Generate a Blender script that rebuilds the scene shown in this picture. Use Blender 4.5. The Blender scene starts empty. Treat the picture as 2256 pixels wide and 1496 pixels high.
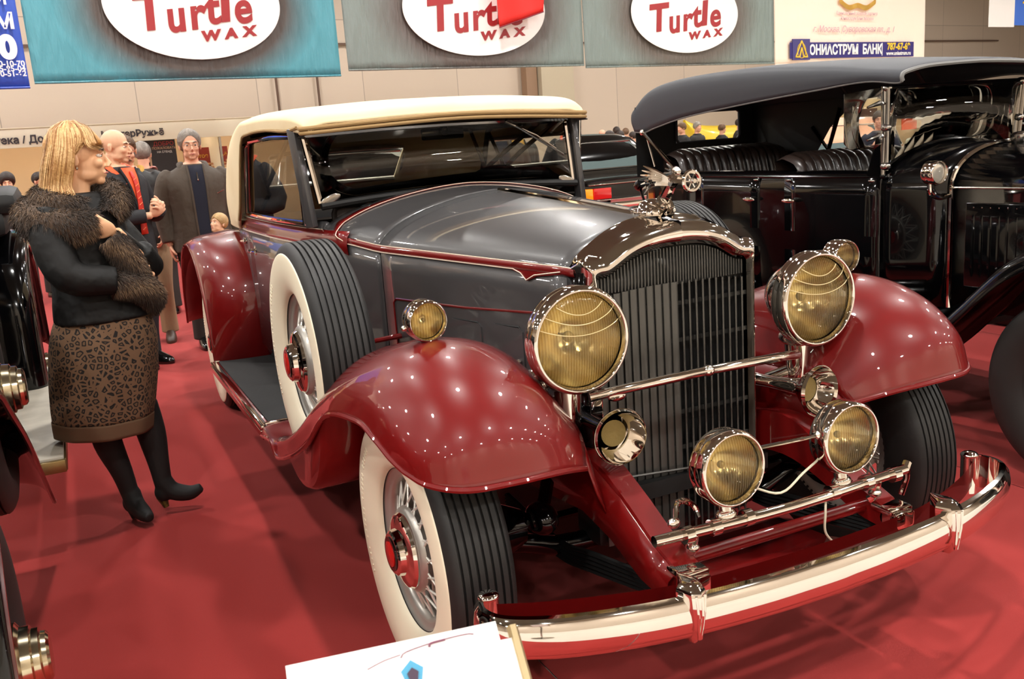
import bpy, bmesh, math, random
import numpy as np
from mathutils import Vector, Matrix, Euler
random.seed(7); rng = np.random.default_rng(7)
S = bpy.context.scene; COL = S.collection
PI = math.pi
# ---------------------------------------------------------------- camera
cam_yaw, cam_pitch, cam_roll = .4342, -.2126, -.0709
cd = bpy.data.cameras.new('camera'); cam = bpy.data.objects.new('camera', cd); COL.objects.link(cam)
fw = Vector((math.sin(cam_yaw)*math.cos(cam_pitch), math.cos(cam_yaw)*math.cos(cam_pitch), math.sin(cam_pitch)))
rt = fw.cross(Vector((0,0,1))).normalized(); up = rt.cross(fw)
r2 = rt*math.cos(cam_roll)+up*math.sin(cam_roll); u2 = -rt*math.sin(cam_roll)+up*math.cos(cam_roll)
cam.matrix_world = Matrix.Translation((-1.535,-2.285,1.485)) @ Matrix((r2,u2,-fw)).transposed().to_4x4()
cd.sensor_width = 36; cd.lens = 2030*36/2256; cd.clip_start = .05; cd.clip_end = 200
cd.dof.use_dof = True; cd.dof.focus_distance = 3.0; cd.dof.aperture_fstop = 15.0
S.camera = cam
S.view_settings.view_transform = 'Standard'; S.view_settings.look = 'None'
S.view_settings.exposure = 0.35; S.view_settings.gamma = 1
S.cycles.use_denoising = True
S.cycles.max_bounces = 8; S.cycles.glossy_bounces = 5; S.cycles.transparent_max_bounces = 12
S.cycles.caustics_reflective = False; S.cycles.caustics_refractive = False
S.cycles.sample_clamp_indirect = 6
w = bpy.data.worlds.new('world'); S.world = w; w.use_nodes = True
w.node_tree.nodes['Background'].inputs[0].default_value = (1.0,.93,.84,1)
w.node_tree.nodes['Background'].inputs[1].default_value = .25
LAMP = 620.0
# ---------------------------------------------------------------- materials
def lin(c):
    return tuple(((x/255)/12.92 if x/255 <= .04045 else ((x/255+.055)/1.055)**2.4) for x in c)+(1,)
MATS = {}
def mat(name, rgb, rough=.5, metal=0, coat=0, spec=.5, bump=None, var=None, sheen=0, emit=None, alpha=None, aniso=0):
    if name in MATS: return MATS[name]
    m = bpy.data.materials.new(name); m.use_nodes = True; nt = m.node_tree; b = nt.nodes['Principled BSDF']
    I = b.inputs
    I['Base Color'].default_value = lin(rgb); I['Roughness'].default_value = rough; I['Metallic'].default_value = metal
    I['Coat Weight'].default_value = coat; I['Coat Roughness'].default_value = .03; I['Specular IOR Level'].default_value = spec
    if sheen: I['Sheen Weight'].default_value = sheen; I['Sheen Roughness'].default_value = .5
    if emit: I['Emission Color'].default_value = lin(emit[0]); I['Emission Strength'].default_value = emit[1]
    if alpha is not None: I['Alpha'].default_value = alpha
    tc = nt.nodes.new('ShaderNodeTexCoord')
    if bump:
        n = nt.nodes.new('ShaderNodeTexNoise'); n.inputs['Scale'].default_value = bump[0]; n.inputs['Detail'].default_value = 3
        nt.links.new(tc.outputs['Object'], n.inputs['Vector'])
        bn = nt.nodes.new('ShaderNodeBump'); bn.inputs['Strength'].default_value = bump[1]; bn.inputs['Distance'].default_value = bump[2] if len(bump)>2 else .01
        nt.links.new(n.outputs['Fac'], bn.inputs['Height']); nt.links.new(bn.outputs['Normal'], I['Normal'])
    if var:
        n = nt.nodes.new('ShaderNodeTexNoise'); n.inputs['Scale'].default_value = var[0]; n.inputs['Detail'].default_value = 4
        nt.links.new(tc.outputs['Object'], n.inputs['Vector'])
        rp = nt.nodes.new('ShaderNodeValToRGB'); rp.color_ramp.elements[0].position = .35; rp.color_ramp.elements[1].position = .65
        rp.color_ramp.elements[0].color = lin(rgb); rp.color_ramp.elements[1].color = lin(var[1])
        nt.links.new(n.outputs['Fac'], rp.inputs['Fac']); nt.links.new(rp.outputs['Color'], I['Base Color'])
    MATS[name] = m; return m
MAROON = mat('maroon_paint', (108,10,10), .35, 0, 1.0, .25)
SLATE = mat('slate_paint', (66,65,66), .34, 0, .9, .35)
BLACKP = mat('black_paint', (4,4,5), .12, 0, .55, .25)
CHROME = mat('chrome', (238,232,224), .045, 1)
DCHROME = mat('worn_chrome', (170,165,158), .16, 1)
SILVER = mat('silver_paint', (176,172,164), .38, .6)
SLAT = mat('dark_slat', (84,82,78), .34, .55)
RUBBER = mat('tyre_rubber', (32,31,30), .55, 0, 0, .4, bump=(90,.15,.002))
WWALL = mat('white_rubber', (232,222,196), .5, bump=(50,.1,.002))
CANVAS = mat('cream_canvas', (240,222,184), .85, bump=(260,.25,.001), var=(3,(232,212,172)))
CANVASE = mat('canvas_binding', (158,128,84), .85)
BCANVAS = mat('black_canvas', (50,52,58), .62, spec=.5, bump=(240,.25,.001))
LEATHER = mat('black_leather', (42,32,28), .32, 0, .2)
DARK = mat('dark_interior', (34,24,18), .8)
BLACKM = mat('black_matt', (10,10,10), .6)
RED = mat('red_enamel', (190,20,14), .25, 0, 1)
CREAML = mat('cream_line', (225,205,185), .4)
MATB = mat('rubber_mat', (26,25,25), .85, bump=(60,.3,.002))
def glass(name, tint=(1,1,1), refl=1.0):
    m = bpy.data.materials.new(name); m.use_nodes = True; nt = m.node_tree; nt.nodes.clear()
    o = nt.nodes.new('ShaderNodeOutputMaterial'); t = nt.nodes.new('ShaderNodeBsdfTransparent'); g = nt.nodes.new('ShaderNodeBsdfGlossy')
    g.inputs['Roughness'].default_value = .01; t.inputs[0].default_value = tint+(1,)
    mx = nt.nodes.new('ShaderNodeMixShader'); fr = nt.nodes.new('ShaderNodeFresnel'); fr.inputs[0].default_value = 1.5
    ml = nt.nodes.new('ShaderNodeMath'); ml.operation = 'MULTIPLY'; ml.inputs[1].default_value = refl
    nt.links.new(fr.outputs[0], ml.inputs[0]); nt.links.new(ml.outputs[0], mx.inputs[0])
    nt.links.new(t.outputs[0], mx.inputs[1]); nt.links.new(g.outputs[0], mx.inputs[2]); nt.links.new(mx.outputs[0], o.inputs[0])
    return m
GLASS = glass('window_glass', (.86,.86,.82), 1.0)
GLASSD = glass('smoked_glass', (.42,.40,.36), 1.2)
LENS = bpy.data.materials.new('amber_lens'); LENS.use_nodes = True
_n = LENS.node_tree; _n.nodes.clear(); _N = _n.nodes.new; _L = _n.links.new
_t = _N('ShaderNodeTexCoord'); _w = _N('ShaderNodeTexWave'); _w.bands_direction = 'X'; _w.inputs['Scale'].default_value = 42
_bu = _N('ShaderNodeBump'); _bu.inputs['Strength'].default_value = .6; _bu.inputs['Distance'].default_value = .003
_r = _N('ShaderNodeValToRGB'); _r.color_ramp.elements[0].color = (.80,.68,.42,1); _r.color_ramp.elements[1].color = (1.0,.95,.76,1)
_tr = _N('ShaderNodeBsdfTransparent'); _g = _N('ShaderNodeBsdfGlossy'); _g.inputs['Roughness'].default_value = .08; _g.inputs['Color'].default_value = (1,.93,.75,1)
_f = _N('ShaderNodeFresnel'); _f.inputs[0].default_value = 1.65; _m = _N('ShaderNodeMixShader'); _o = _N('ShaderNodeOutputMaterial')
_L(_t.outputs['Object'],_w.inputs['Vector']); _L(_w.outputs['Fac'],_bu.inputs['Height']); _L(_w.outputs['Fac'],_r.inputs[0]); _L(_r.outputs[0],_tr.inputs[0])
_L(_bu.outputs['Normal'],_g.inputs['Normal']); _L(_bu.outputs['Normal'],_f.inputs['Normal']); _L(_f.outputs[0],_m.inputs[0]); _L(_tr.outputs[0],_m.inputs[1]); _L(_g.outputs[0],_m.inputs[2]); _L(_m.outputs[0],_o.inputs[0])
REFL = mat('lamp_reflector', (246,236,206), .22, 1)
RIDGE = mat('lens_ridge', (236,214,160), .2, 0, 1)
# ---------------------------------------------------------------- mesh helpers
def cr(P, n=6, closed=False):
    P = np.asarray(P, float); N = len(P)
    if N < 3 and not closed: return np.array([P[0]+(P[-1]-P[0])*t for t in np.linspace(0,1,n+1)]) if N == 2 else P
    out = []; segs = N if closed else N-1
    for i in range(segs):
        if closed: p0,p1,p2,p3 = P[(i-1)%N],P[i],P[(i+1)%N],P[(i+2)%N]
        else:
            p1,p2 = P[i],P[i+1]; p0 = P[i-1] if i>0 else 2*p1-p2; p3 = P[i+2] if i+2<N else 2*p2-p1
        for k in range(n):
            t = k/n
            out.append(.5*((2*p1)+(-p0+p2)*t+(2*p0-5*p1+4*p2-p3)*t*t+(-p0+3*p1-3*p2+p3)*t**3))
    if not closed: out.append(P[-1])
    return np.array(out)
def surf(G, nu=6, nv=6, cu=False, cv=False):
    G = np.asarray(G, float)
    A = np.array([cr(row, nv, cv) for row in G])
    return np.array([cr(A[:,j], nu, cu) for j in range(A.shape[1])]).transpose(1,0,2)
def frames(P):
    P = np.asarray(P, float); T = np.gradient(P, axis=0); T /= np.linalg.norm(T,axis=1)[:,None]+1e-12
    a = np.array([0,0,1.]) if abs(T[0][2])<.9 else np.array([1.,0,0])
    n = np.cross(T[0],a); n /= np.linalg.norm(n); out = []
    for t in T:
        n = n-t*(n@t); n /= np.linalg.norm(n)+1e-12; out.append((n.copy(), np.cross(t,n)))
    return T, out
class MB:
    def __init__(s): s.v=[]; s.f=[]; s.n=0; s.mi=[]; s.cur=0
    def add(s, V, F):
        V = [tuple(map(float,x)) for x in V]; s.v += V; s.f += [tuple(i+s.n for i in q) for q in F]; s.mi += [s.cur]*len(F); s.n += len(V); return s
    def grid(s, A, cu=False, cv=False, flip=False):
        A = np.asarray(A); R,C = A.shape[:2]; F=[]
        for i in range(R if cu else R-1):
            for j in range(C if cv else C-1):
                a,b,c,d = i*C+j, i*C+(j+1)%C, ((i+1)%R)*C+(j+1)%C, ((i+1)%R)*C+j
                F.append((a,d,c,b) if flip else (a,b,c,d))
        return s.add(A.reshape(-1,3), F)
    def tube(s, P, r, seg=10, cap=True, sm=0, closed=False, asp=1.0, nrm=None):
        P = np.asarray(P,float)
        r = np.asarray(r,float)*np.ones(len(P)) if np.ndim(r)==0 else np.asarray(r,float)
        if sm:
            R = cr(np.stack([r,r,r],1), sm, closed)[:,0]; P = cr(P, sm, closed); r = R
        T,Fm = frames(np.vstack([P,P[:1]]) if closed else P)
        if closed: Fm = Fm[:len(P)]
        A=[]
        for p,rr,(n,b) in zip(P,r,Fm):
            if nrm is not None: n = np.array(nrm,float); t_=np.cross(n,b); b=b-n*(b@n); b/=np.linalg.norm(b)+1e-9
            A.append([p+rr*(math.cos(a)*n+asp*math.sin(a)*b) for a in np.linspace(0,2*PI,seg,endpoint=False)])
        s.grid(A, closed, True)
        if cap and not closed:
            m = len(A); base = s.n-m*seg
            s.f.append(tuple(base+k for k in range(seg))); s.f.append(tuple(base+(m-1)*seg+k for k in reversed(range(seg)))); s.mi += [s.cur]*2
        return s
    def lathe(s, prof, c=(0,0,0), ax=(0,0,1), seg=32, sm=0, full=2*PI, start=0, updir=None):
        # prof = [(radius, height along axis)]
        if sm: prof = cr([(a,b,0) for a,b in prof], sm)[:,:2]
        z = Vector(ax).normalized(); x = z.orthogonal().normalized()
        if updir: x = (Vector(updir)-z*Vector(updir).dot(z)).normalized()
        y = z.cross(x); c = Vector(c); A=[]
        cl = abs(full-2*PI)<1e-6
        for a in np.linspace(start,start+full,seg+(0 if cl else 1),endpoint=not cl):
            d = x*math.cos(a)+y*math.sin(a)
            A.append([tuple(c+d*r+z*h) for r,h in prof])
        return s.grid(A, cl, False)
    def box(s, c, size, bev=0, rot=None, seg=2):
        bm = bmesh.new(); bmesh.ops.create_cube(bm, size=1)
        for v in bm.verts: v.co = Vector((v.co.x*size[0], v.co.y*size[1], v.co.z*size[2]))
        if bev: bmesh.ops.bevel(bm, geom=list(bm.edges), offset=min(bev,min(size)*.49), segments=seg, affect='EDGES', profile=.5)
        R = Euler(rot).to_matrix() if rot else Matrix.Identity(3)
        bm.verts.ensure_lookup_table()
        V=[tuple(R@v.co+Vector(c)) for v in bm.verts]; F=[tuple(v.index for v in f.verts) for f in bm.faces]; bm.free()
        return s.add(V,F)
    def ell(s, c, r, rot=None, u=16, v=10):
        R = Euler(rot).to_matrix() if rot else Matrix.Identity(3)
        V=[tuple(Vector(c)+R@Vector((0,0,r[2])))]; F=[]
        for i in range(1,v):
            th=PI*i/v
            for j in range(u):
                a=2*PI*j/u; V.append(tuple(Vector(c)+R@Vector((r[0]*math.sin(th)*math.cos(a), r[1]*math.sin(th)*math.sin(a), r[2]*math.cos(th)))))
        V.append(tuple(Vector(c)-R@Vector((0,0,r[2])))); L=len(V)-1
        for j in range(u):
            F.append((0,1+j,1+(j+1)%u)); F.append((L,1+(v-2)*u+(j+1)%u,1+(v-2)*u+j))
            for i in range(v-2):
                F.append((1+i*u+j,1+(i+1)*u+j,1+(i+1)*u+(j+1)%u,1+i*u+(j+1)%u))
        return s.add(V,F)
    def loft(s, secs, cap=True, sm=0, smv=0):
        A = np.asarray(secs,float)
        if smv: A = np.array([cr(x, smv, True) for x in A])
        if sm: A = np.array([cr(A[:,j], sm) for j in range(A.shape[1])]).transpose(1,0,2)
        s.grid(A, False, True)
        if cap:
            m,k = A.shape[:2]; base=s.n-m*k
            s.f.append(tuple(base+i for i in range(k))); s.f.append(tuple(base+(m-1)*k+i for i in reversed(range(k)))); s.mi += [s.cur]*2
        return s
    def prism(s, poly, d):
        # poly: list of 3D points (planar), extruded by vector d
        n=len(poly); P=[Vector(p) for p in poly]; d=Vector(d)
        V=[tuple(p) for p in P]+[tuple(p+d) for p in P]
        return s.add(V,[tuple(range(n))[::-1], tuple(range(n,2*n))]+[(i,(i+1)%n,n+(i+1)%n,n+i) for i in range(n)])
    def build(s, name, m, parent=None, ang=40, sol=None, remesh=None, smooth=None, flat=False, label=None):
        me = bpy.data.meshes.new(name); me.from_pydata(s.v, [], s.f)
        for x in (m if isinstance(m,(list,tuple)) else [m]): me.materials.append(x)
        if isinstance(m,(list,tuple)): me.polygons.foreach_set('material_index', s.mi)
        bm = bmesh.new(); bm.from_mesh(me); bmesh.ops.recalc_face_normals(bm, faces=bm.faces) if not sol else None; bm.to_mesh(me); bm.free()
        if not flat:
            me.shade_smooth()
            if not remesh: me.set_sharp_from_angle(angle=math.radians(ang))
        o = bpy.data.objects.new(name, me); COL.objects.link(o)
        if parent: o.parent = parent
        if sol: q=o.modifiers.new('t','SOLIDIFY'); q.thickness=sol; q.offset=0
        if remesh: q=o.modifiers.new('r','REMESH'); q.mode='VOXEL'; q.voxel_size=remesh; q.use_smooth_shade=True
        if smooth: q=o.modifiers.new('s','SMOOTH'); q.factor=.5; q.iterations=smooth
        if label: o['label']=label
        return o
def empty(name, loc=(0,0,0), rz=0, label=None, cat=None, group=None, parent=None, rot=None):
    o = bpy.data.objects.new(name, None); COL.objects.link(o); o.location = loc; o.rotation_euler = rot or (0,0,rz)
    o.empty_display_size = .1
    if parent: o.parent = parent
    if label: tag(o,label,cat,group)
    return o
def tag(o, label, cat, group=None, kind=None):
    o['label']=label; o['category']=cat
    if group: o['group']=group
    if kind: o['kind']=kind
    return o
def dup(o, parent=None, loc=None, rz=None):
    c = o.copy(); COL.objects.link(c); c.parent = parent
    if loc is not None: c.location = loc
    if rz is not None: c.rotation_euler = (0,0,rz)
    for ch in list(o.children): dup(ch, c)
    return c
def txt(name, s, size, m, parent=None, loc=(0,0,0), rot=(PI/2,0,0), ext=.002, align='CENTER', off=0, shear=0, sx=1, space=1):
    cu = bpy.data.curves.new(name,'FONT'); cu.body=s; cu.size=size; cu.extrude=ext; cu.align_x=align; cu.align_y='CENTER'; cu.offset=off; cu.shear=shear; cu.space_character=space
    t = bpy.data.objects.new(name, cu); COL.objects.link(t)
    dg = bpy.context.evaluated_depsgraph_get(); me = bpy.data.meshes.new_from_object(t.evaluated_get(dg))
    bpy.data.objects.remove(t); me.materials.clear(); me.materials.append(m)
    o = bpy.data.objects.new(name, me); COL.objects.link(o); o.location=loc; o.rotation_euler=rot; o.scale=(sx,1,1)
    if parent: o.parent=parent
    return o
def mir(P): return [(-x,y,z) for x,y,z in P]
# ---------------------------------------------------------------- the hall
def struct(o): o['kind']='structure'; return o
def ngrid(m, scale, c1, c2, rough=.6):
    pass
CARPET = mat('red_carpet', (152,46,43), .95, spec=.1, bump=(700,.35,.002), var=(.55,(144,42,39)), sheen=.1)
def panel_mat(name, c1, c2, w, h, gap=.006, rough=.5):
    m=bpy.data.materials.new(name); m.use_nodes=True; nt=m.node_tree; b=nt.nodes['Principled BSDF']; b.inputs['Roughness'].default_value=rough
    tc=nt.nodes.new('ShaderNodeTexCoord'); mp=nt.nodes.new('ShaderNodeMapping'); mp.inputs['Rotation'].default_value=(PI/2,0,0)
    br=nt.nodes.new('ShaderNodeTexBrick'); br.offset=0; br.inputs['Scale'].default_value=1; br.inputs['Brick Width'].default_value=w; br.inputs['Row Height'].default_value=h
    br.inputs['Mortar Size'].default_value=gap; br.inputs['Color1'].default_value=lin(c1); br.inputs['Color2'].default_value=lin(c2); br.inputs['Mortar'].default_value=lin(tuple(int(x*.72) for x in c1))
    nt.links.new(tc.outputs['Object'],mp.inputs[0]); nt.links.new(mp.outputs[0],br.inputs['Vector']); nt.links.new(br.outputs['Color'],b.inputs['Base Color'])
    return m
WALLM = panel_mat('wall_panels',(206,188,170),(200,182,164),3.2,5.2,.010)
def plane(name,V,m):
    M=MB(); M.add(V,[(0,1,2,3)]); o=M.build(name,m,flat=True); return struct(o)
K=.13; L=math.hypot(1,K); KA=math.atan(K)
def wp(x,z,y0=16): return (x, y0+K*x, z)   # point on a plane parallel to the far wall
plane('floor',[(-26,-14,-.01),(46,-14,-.01),(46,34,-.01),(-26,34,-.01)],mat('pale_floor',(196,188,176),.45,var=(.5,(186,178,166))))
# far wall (thin box), rotated by the same few degrees as the banners
M=MB(); M.box((0,0,5.0),(80,.2,10)); far=struct(M.build('wall_back',WALLM,flat=True)); far.location=(10,24.1+K*10,0); far.rotation_euler=(0,0,KA)
WL=mat('hall_wall',(196,182,166),.7); CEIL=mat('hall_ceiling',(84,74,64),.8)
plane('wall_left',[(-26,-14,0),(-26,34,0),(-26,34,10),(-26,-14,10)],WL)
plane('wall_right',[(46,-14,0),(46,34,0),(46,34,10),(46,-14,10)],WL)
plane('wall_front',[(-26,-14,0),(46,-14,0),(46,-14,10),(-26,-14,10)],WL)
plane('ceiling',[(-26,-14,9.6),(46,-14,9.6),(46,34,9.6),(-26,34,9.6)],CEIL)
LM=mat('lamp_glow',(255,240,215),.5,emit=((255,251,246),LAMP)); LH=mat('lamp_housing',(60,58,55),.5)
lp=None
for ix in range(-3,6):
    for iy in range(-2,4):
        x=-.4+ix*6.4+(iy%2)*2.6; y=.9+iy*6.3
        if lp is None:
            lp=empty('ceiling_lamp',(x,y,8.2))
            M=MB(); M.lathe([(.0,.34),(.10,.33),(.17,.24),(.24,.06),(.26,0),(.25,0),(.22,.05)],(0,0,0),(0,0,1),24); M.tube([(0,0,.33),(0,0,1.4)],.02,6); M.build('lamp_housing',LH,lp)
            M=MB(); M.lathe([(0,.0),(.20,.0),(.215,.02)],(0,0,.03),(0,0,1),20); M.build('lamp_disc',LM,lp)
            o=lp
        else: o=dup(lp,None,(x,y,8.2))
        tag(o,'round high bay lamp hanging from the hall ceiling','lamp','high bay lamps over the hall')

for i in range(6):
    M=MB(); x0=-4.9+i*2.2; M.add([(x0,-1.2,.0),(x0+2.196,-1.2,.0),(x0+2.196,16,0),(x0,16,.0)],[(0,1,2,3)])
    c=M.build('carpet_strip',CARPET if i%2 else mat('red_carpet_b',(144,42,39),.95,spec=.1,bump=(700,.35,.002),var=(.6,(152,46,43)),sheen=.1),flat=True)
    tag(c,'long strip of red exhibition carpet under the cars, one of several laid edge to edge','carpet','red carpet strips')
# ---------------------------------------------------------------- wheels
def make_wheel(name, parent, loc, side, wht=WWALL, cap=CHROME, centre=RED, rimm=SILVER, spokes=True, R=.4015, spm=None):
    """side=-1: outer face looks to -x; built round the x axis at the hub"""
    w = empty(name, loc, 0, parent=parent)
    s = side; T = MB()
    k = R/.4015
    half = [(.226,.060),(.250,.076),(.300,.093),(.340,.093),(.368,.088),(.3845,.080),(.3935,.0735),(.3985,.066)]
    tread = []
    for gx in (.060,.040,.020,0,-.020,-.040,-.060):
        zt = .4015-.35*gx*gx*1.5
        tread += [(zt,gx+.0035),(zt-.009,gx+.0025),(zt-.009,gx-.0025),(zt,gx-.0035)]
    prof = half + tread + [(r,-x) for r,x in half[::-1]]
    T.lathe([(r*k,h) for r,h in prof], (0,0,0), (s,0,0), 72)
    T.build('tyre', RUBBER, w, 28)
    if wht:
        W = MB(); W.lathe([(r*k,h) for r,h in [(.228,.062),(.236,.074),(.262,.0865),(.300,.0955),(.335,.0955),(.358,.0925),(.366,.0895),(.366,.080)]], (0,0,0), (s,0,0), 72, sm=2)
        W.build('whitewall', wht, w, 60)
        L = MB()
        for i in range(26):   # raised moulded lettering ticks on the sidewall
            a = -.55+i*.055
            if i%7==5: continue
            L.box((s*.0965, .318*math.cos(a)*k, .318*math.sin(a)*k), (.003,.006,.016), .001, rot=(a-PI/2,0,0))
        L.build('sidewall_lettering', wht, w)
    Rm = MB(); Rm.lathe([(r*k,h) for r,h in [(.236,.070),(.240,.064),(.228,.058),(.218,.050),(.200,.044),(.194,.020),(.190,-.02),(.200,-.05),(.225,-.06),(.238,-.068)]], (0,0,0), (s,0,0), 64, sm=2)
    Rm.build('rim', rimm, w, 50)
    H = MB(); H.lathe([(.0,.072),(.105,.072),(.117,.066),(.122,.054),(.112,.042),(.090,.0),(.075,-.05),(.03,-.07),(0,-.07)], (0,0,0), (s,0,0), 48, sm=0)
    H.build('hub_shell', rimm, w, 50)
    if spokes:
        P = MB(); N=32
        for row,(hr,hx,rx,n) in enumerate([(.114,.056,.028,N),(.090,-.010,-.006,N)]):
            for i in range(n):
                a = 2*PI*(i+row*.5)/n; tw = .30*(1 if i%2 else -1)
                p = (s*hx, hr*math.cos(a), hr*math.sin(a)); q = (s*rx, .197*k*math.cos(a+tw), .197*k*math.sin(a+tw))
                P.tube([p,q], .0036, 6)
        P.build('spokes', spm or (rimm if rimm is BLACKP else mat('spoke_silver',(222,218,208),.3,.4)), w, 60)
    C = MB(); C.lathe([(.106,.066),(.106,.076),(.100,.085),(.086,.091),(.070,.093),(.066,.094),(.064,.101),(.062,.109),(.056,.114),(.044,.116),(0,.116)], (0,0,0), (s,0,0), 48)
    hc = C.build('hub_cap', cap, w, 22)
    D = MB(); D.lathe([(.036,.115),(.036,.120),(.026,.123),(0,.124)], (0,0,0), (s,0,0), 32)
    D.build('cap_medallion', centre, hc, 40)
    if centre is RED:
        D = MB(); D.lathe([(.048,.1145),(.048,.1185),(.038,.1185),(.038,.1145)], (0,0,0), (s,0,0), 32); D.build('cap_ring', BLACKP, hc)
    return w
def make_lamp(name, parent, c, R, depth, d, rim=.018, bead=True, lens=LENS, shell=CHROME, arcs=False):
    """round lamp; c = lens centre, d = facing direction"""
    l = empty(name, c, 0, parent=parent); d = Vector(d).normalized()
    B = MB(); B.lathe([(R+rim*.6,-.004),(R+rim*.9,-.03),(R+rim*.8,-.05),(R*.93,-.30*depth),(R*.78,-.62*depth),(R*.5,-.87*depth),(R*.2,-.98*depth),(0,-depth)], (0,0,0), d, 48, sm=3)
    B.build('lamp_bowl', shell, l, 60)
    Q = MB(); Q.lathe([(R*.99,-.004),(R+rim*.25,.010),(R+rim*.7,.008),(R+rim,-.002),(R+rim*1.05,-.018),(R+rim*.85,-.03)], (0,0,0), d, 64, sm=3)
    Q.build('lamp_rim', CHROME, l, 60)
    G = MB(); G.lathe([(R*math.sin(t), R*.22*(math.cos(t*1.0))-R*.10) for t in np.linspace(PI/2,0,14)], (0,0,0), d, 48)
    lo = G.build('lens', lens, l, 60)
    G = MB(); G.lathe([(R*.985*math.sqrt(f_), -.012-depth*.62*(1-f_)) for f_ in np.linspace(1,0.0005,16)], (0,0,0), d, 48); G.build('reflector', REFL, l, 80)
    G = MB(); G.ell(tuple(d*(-depth*.40)),(R*.12,R*.12,R*.12)); G.build('bulb', RIDGE, l)
    if arcs:
        A = MB(); x = Vector((0,0,1)).cross(d).normalized(); y = d.cross(x)
        for k,zz in enumerate((.62,.42,.20)):
            P=[]
            for t in np.linspace(-1,1,22):
                px = t*R*math.sqrt(max(0,1-(zz+.18)**2))*.98; py = (zz+.28*(t*t)*(.9-.1*k)-.06)*R
                q=(px*px+py*py)/(R*R)
                if q>.97: continue
                P.append(tuple(x*px+y*py+d*(R*.22*math.sqrt(max(0,1-q))-R*.10+.002)))
            A.tube(P,.0014,5)
        A.build('lens_ridge', RIDGE, lo)
    return l
# ---------------------------------------------------------------- the maroon and slate convertible
car = empty('vintage_convertible', (0,0,0), 0, 'maroon and slate grey vintage convertible with cream top and whitewall tyres', 'car')
def hw(y): return float(np.interp(y, [-.12,0,.5,1.05,1.25,1.45,1.7,2.2,2.8,3.2,3.5,3.7],[.285,.300,.398,.505,.548,.600,.640,.672,.680,.66,.58,.44]))
def zc(y): return float(np.interp(y, [-.12,0,.5,1.05,1.25,1.48],[1.205,1.232,1.265,1.295,1.305,1.318]))
def zb(y): return float(np.interp(y, [-.12,1.05,1.45,2.8,3.5],[1.118,1.125,1.16,1.15,1.12]))
def hood_pt(y,t,off=0):
    a = t*PI/2; W=hw(y); n=1.7
    x = W*math.cos(a)**(2/n)*1.0; z = zb(y)+(zc(y)-zb(y))*math.sin(a)**(2/n)
    return (-x-off*math.cos(a), y, z+off*math.sin(a))
def strip(ya,yb,ta,tb,off=0,ny=12,nt=14,mirror=True):
    A=[]
    for y in np.linspace(ya,yb,ny): A.append([hood_pt(y,t,off) for t in np.linspace(ta,tb,nt)])
    return np.array(A)
# hood (bonnet) top - two halves with centre hinge
M = MB(); A = strip(-.05,1.045,0,1,0,16,16); F_ = A.copy(); F_[:,:,0]*=-1
M.grid(np.concatenate([A,F_[:,::-1][:,1:]],1)); hood = M.build('hood', SLATE, car, 50, sol=.006)
M = MB(); M.tube([hood_pt(y,1,.004) for y in np.linspace(-.05,1.045,12)], .009, 8); M.build('hood_hinge', CHROME, hood)
M = MB()
for s in (-1,1): M.tube([(s*abs(hood_pt(1.05,t)[0]),1.05,hood_pt(1.05,t,.001)[2]) for t in np.linspace(0,1,16)], .0045, 6)
M.build('hood_seam', BLACKM, hood)
# cowl
M = MB(); A = strip(1.055,1.50,0,1,0,10,16); F_ = A.copy(); F_[:,:,0]*=-1
M.grid(np.concatenate([A,F_[:,::-1][:,1:]],1)); cowl = M.build('cowl', SLATE, car, 50, sol=.006)
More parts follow.
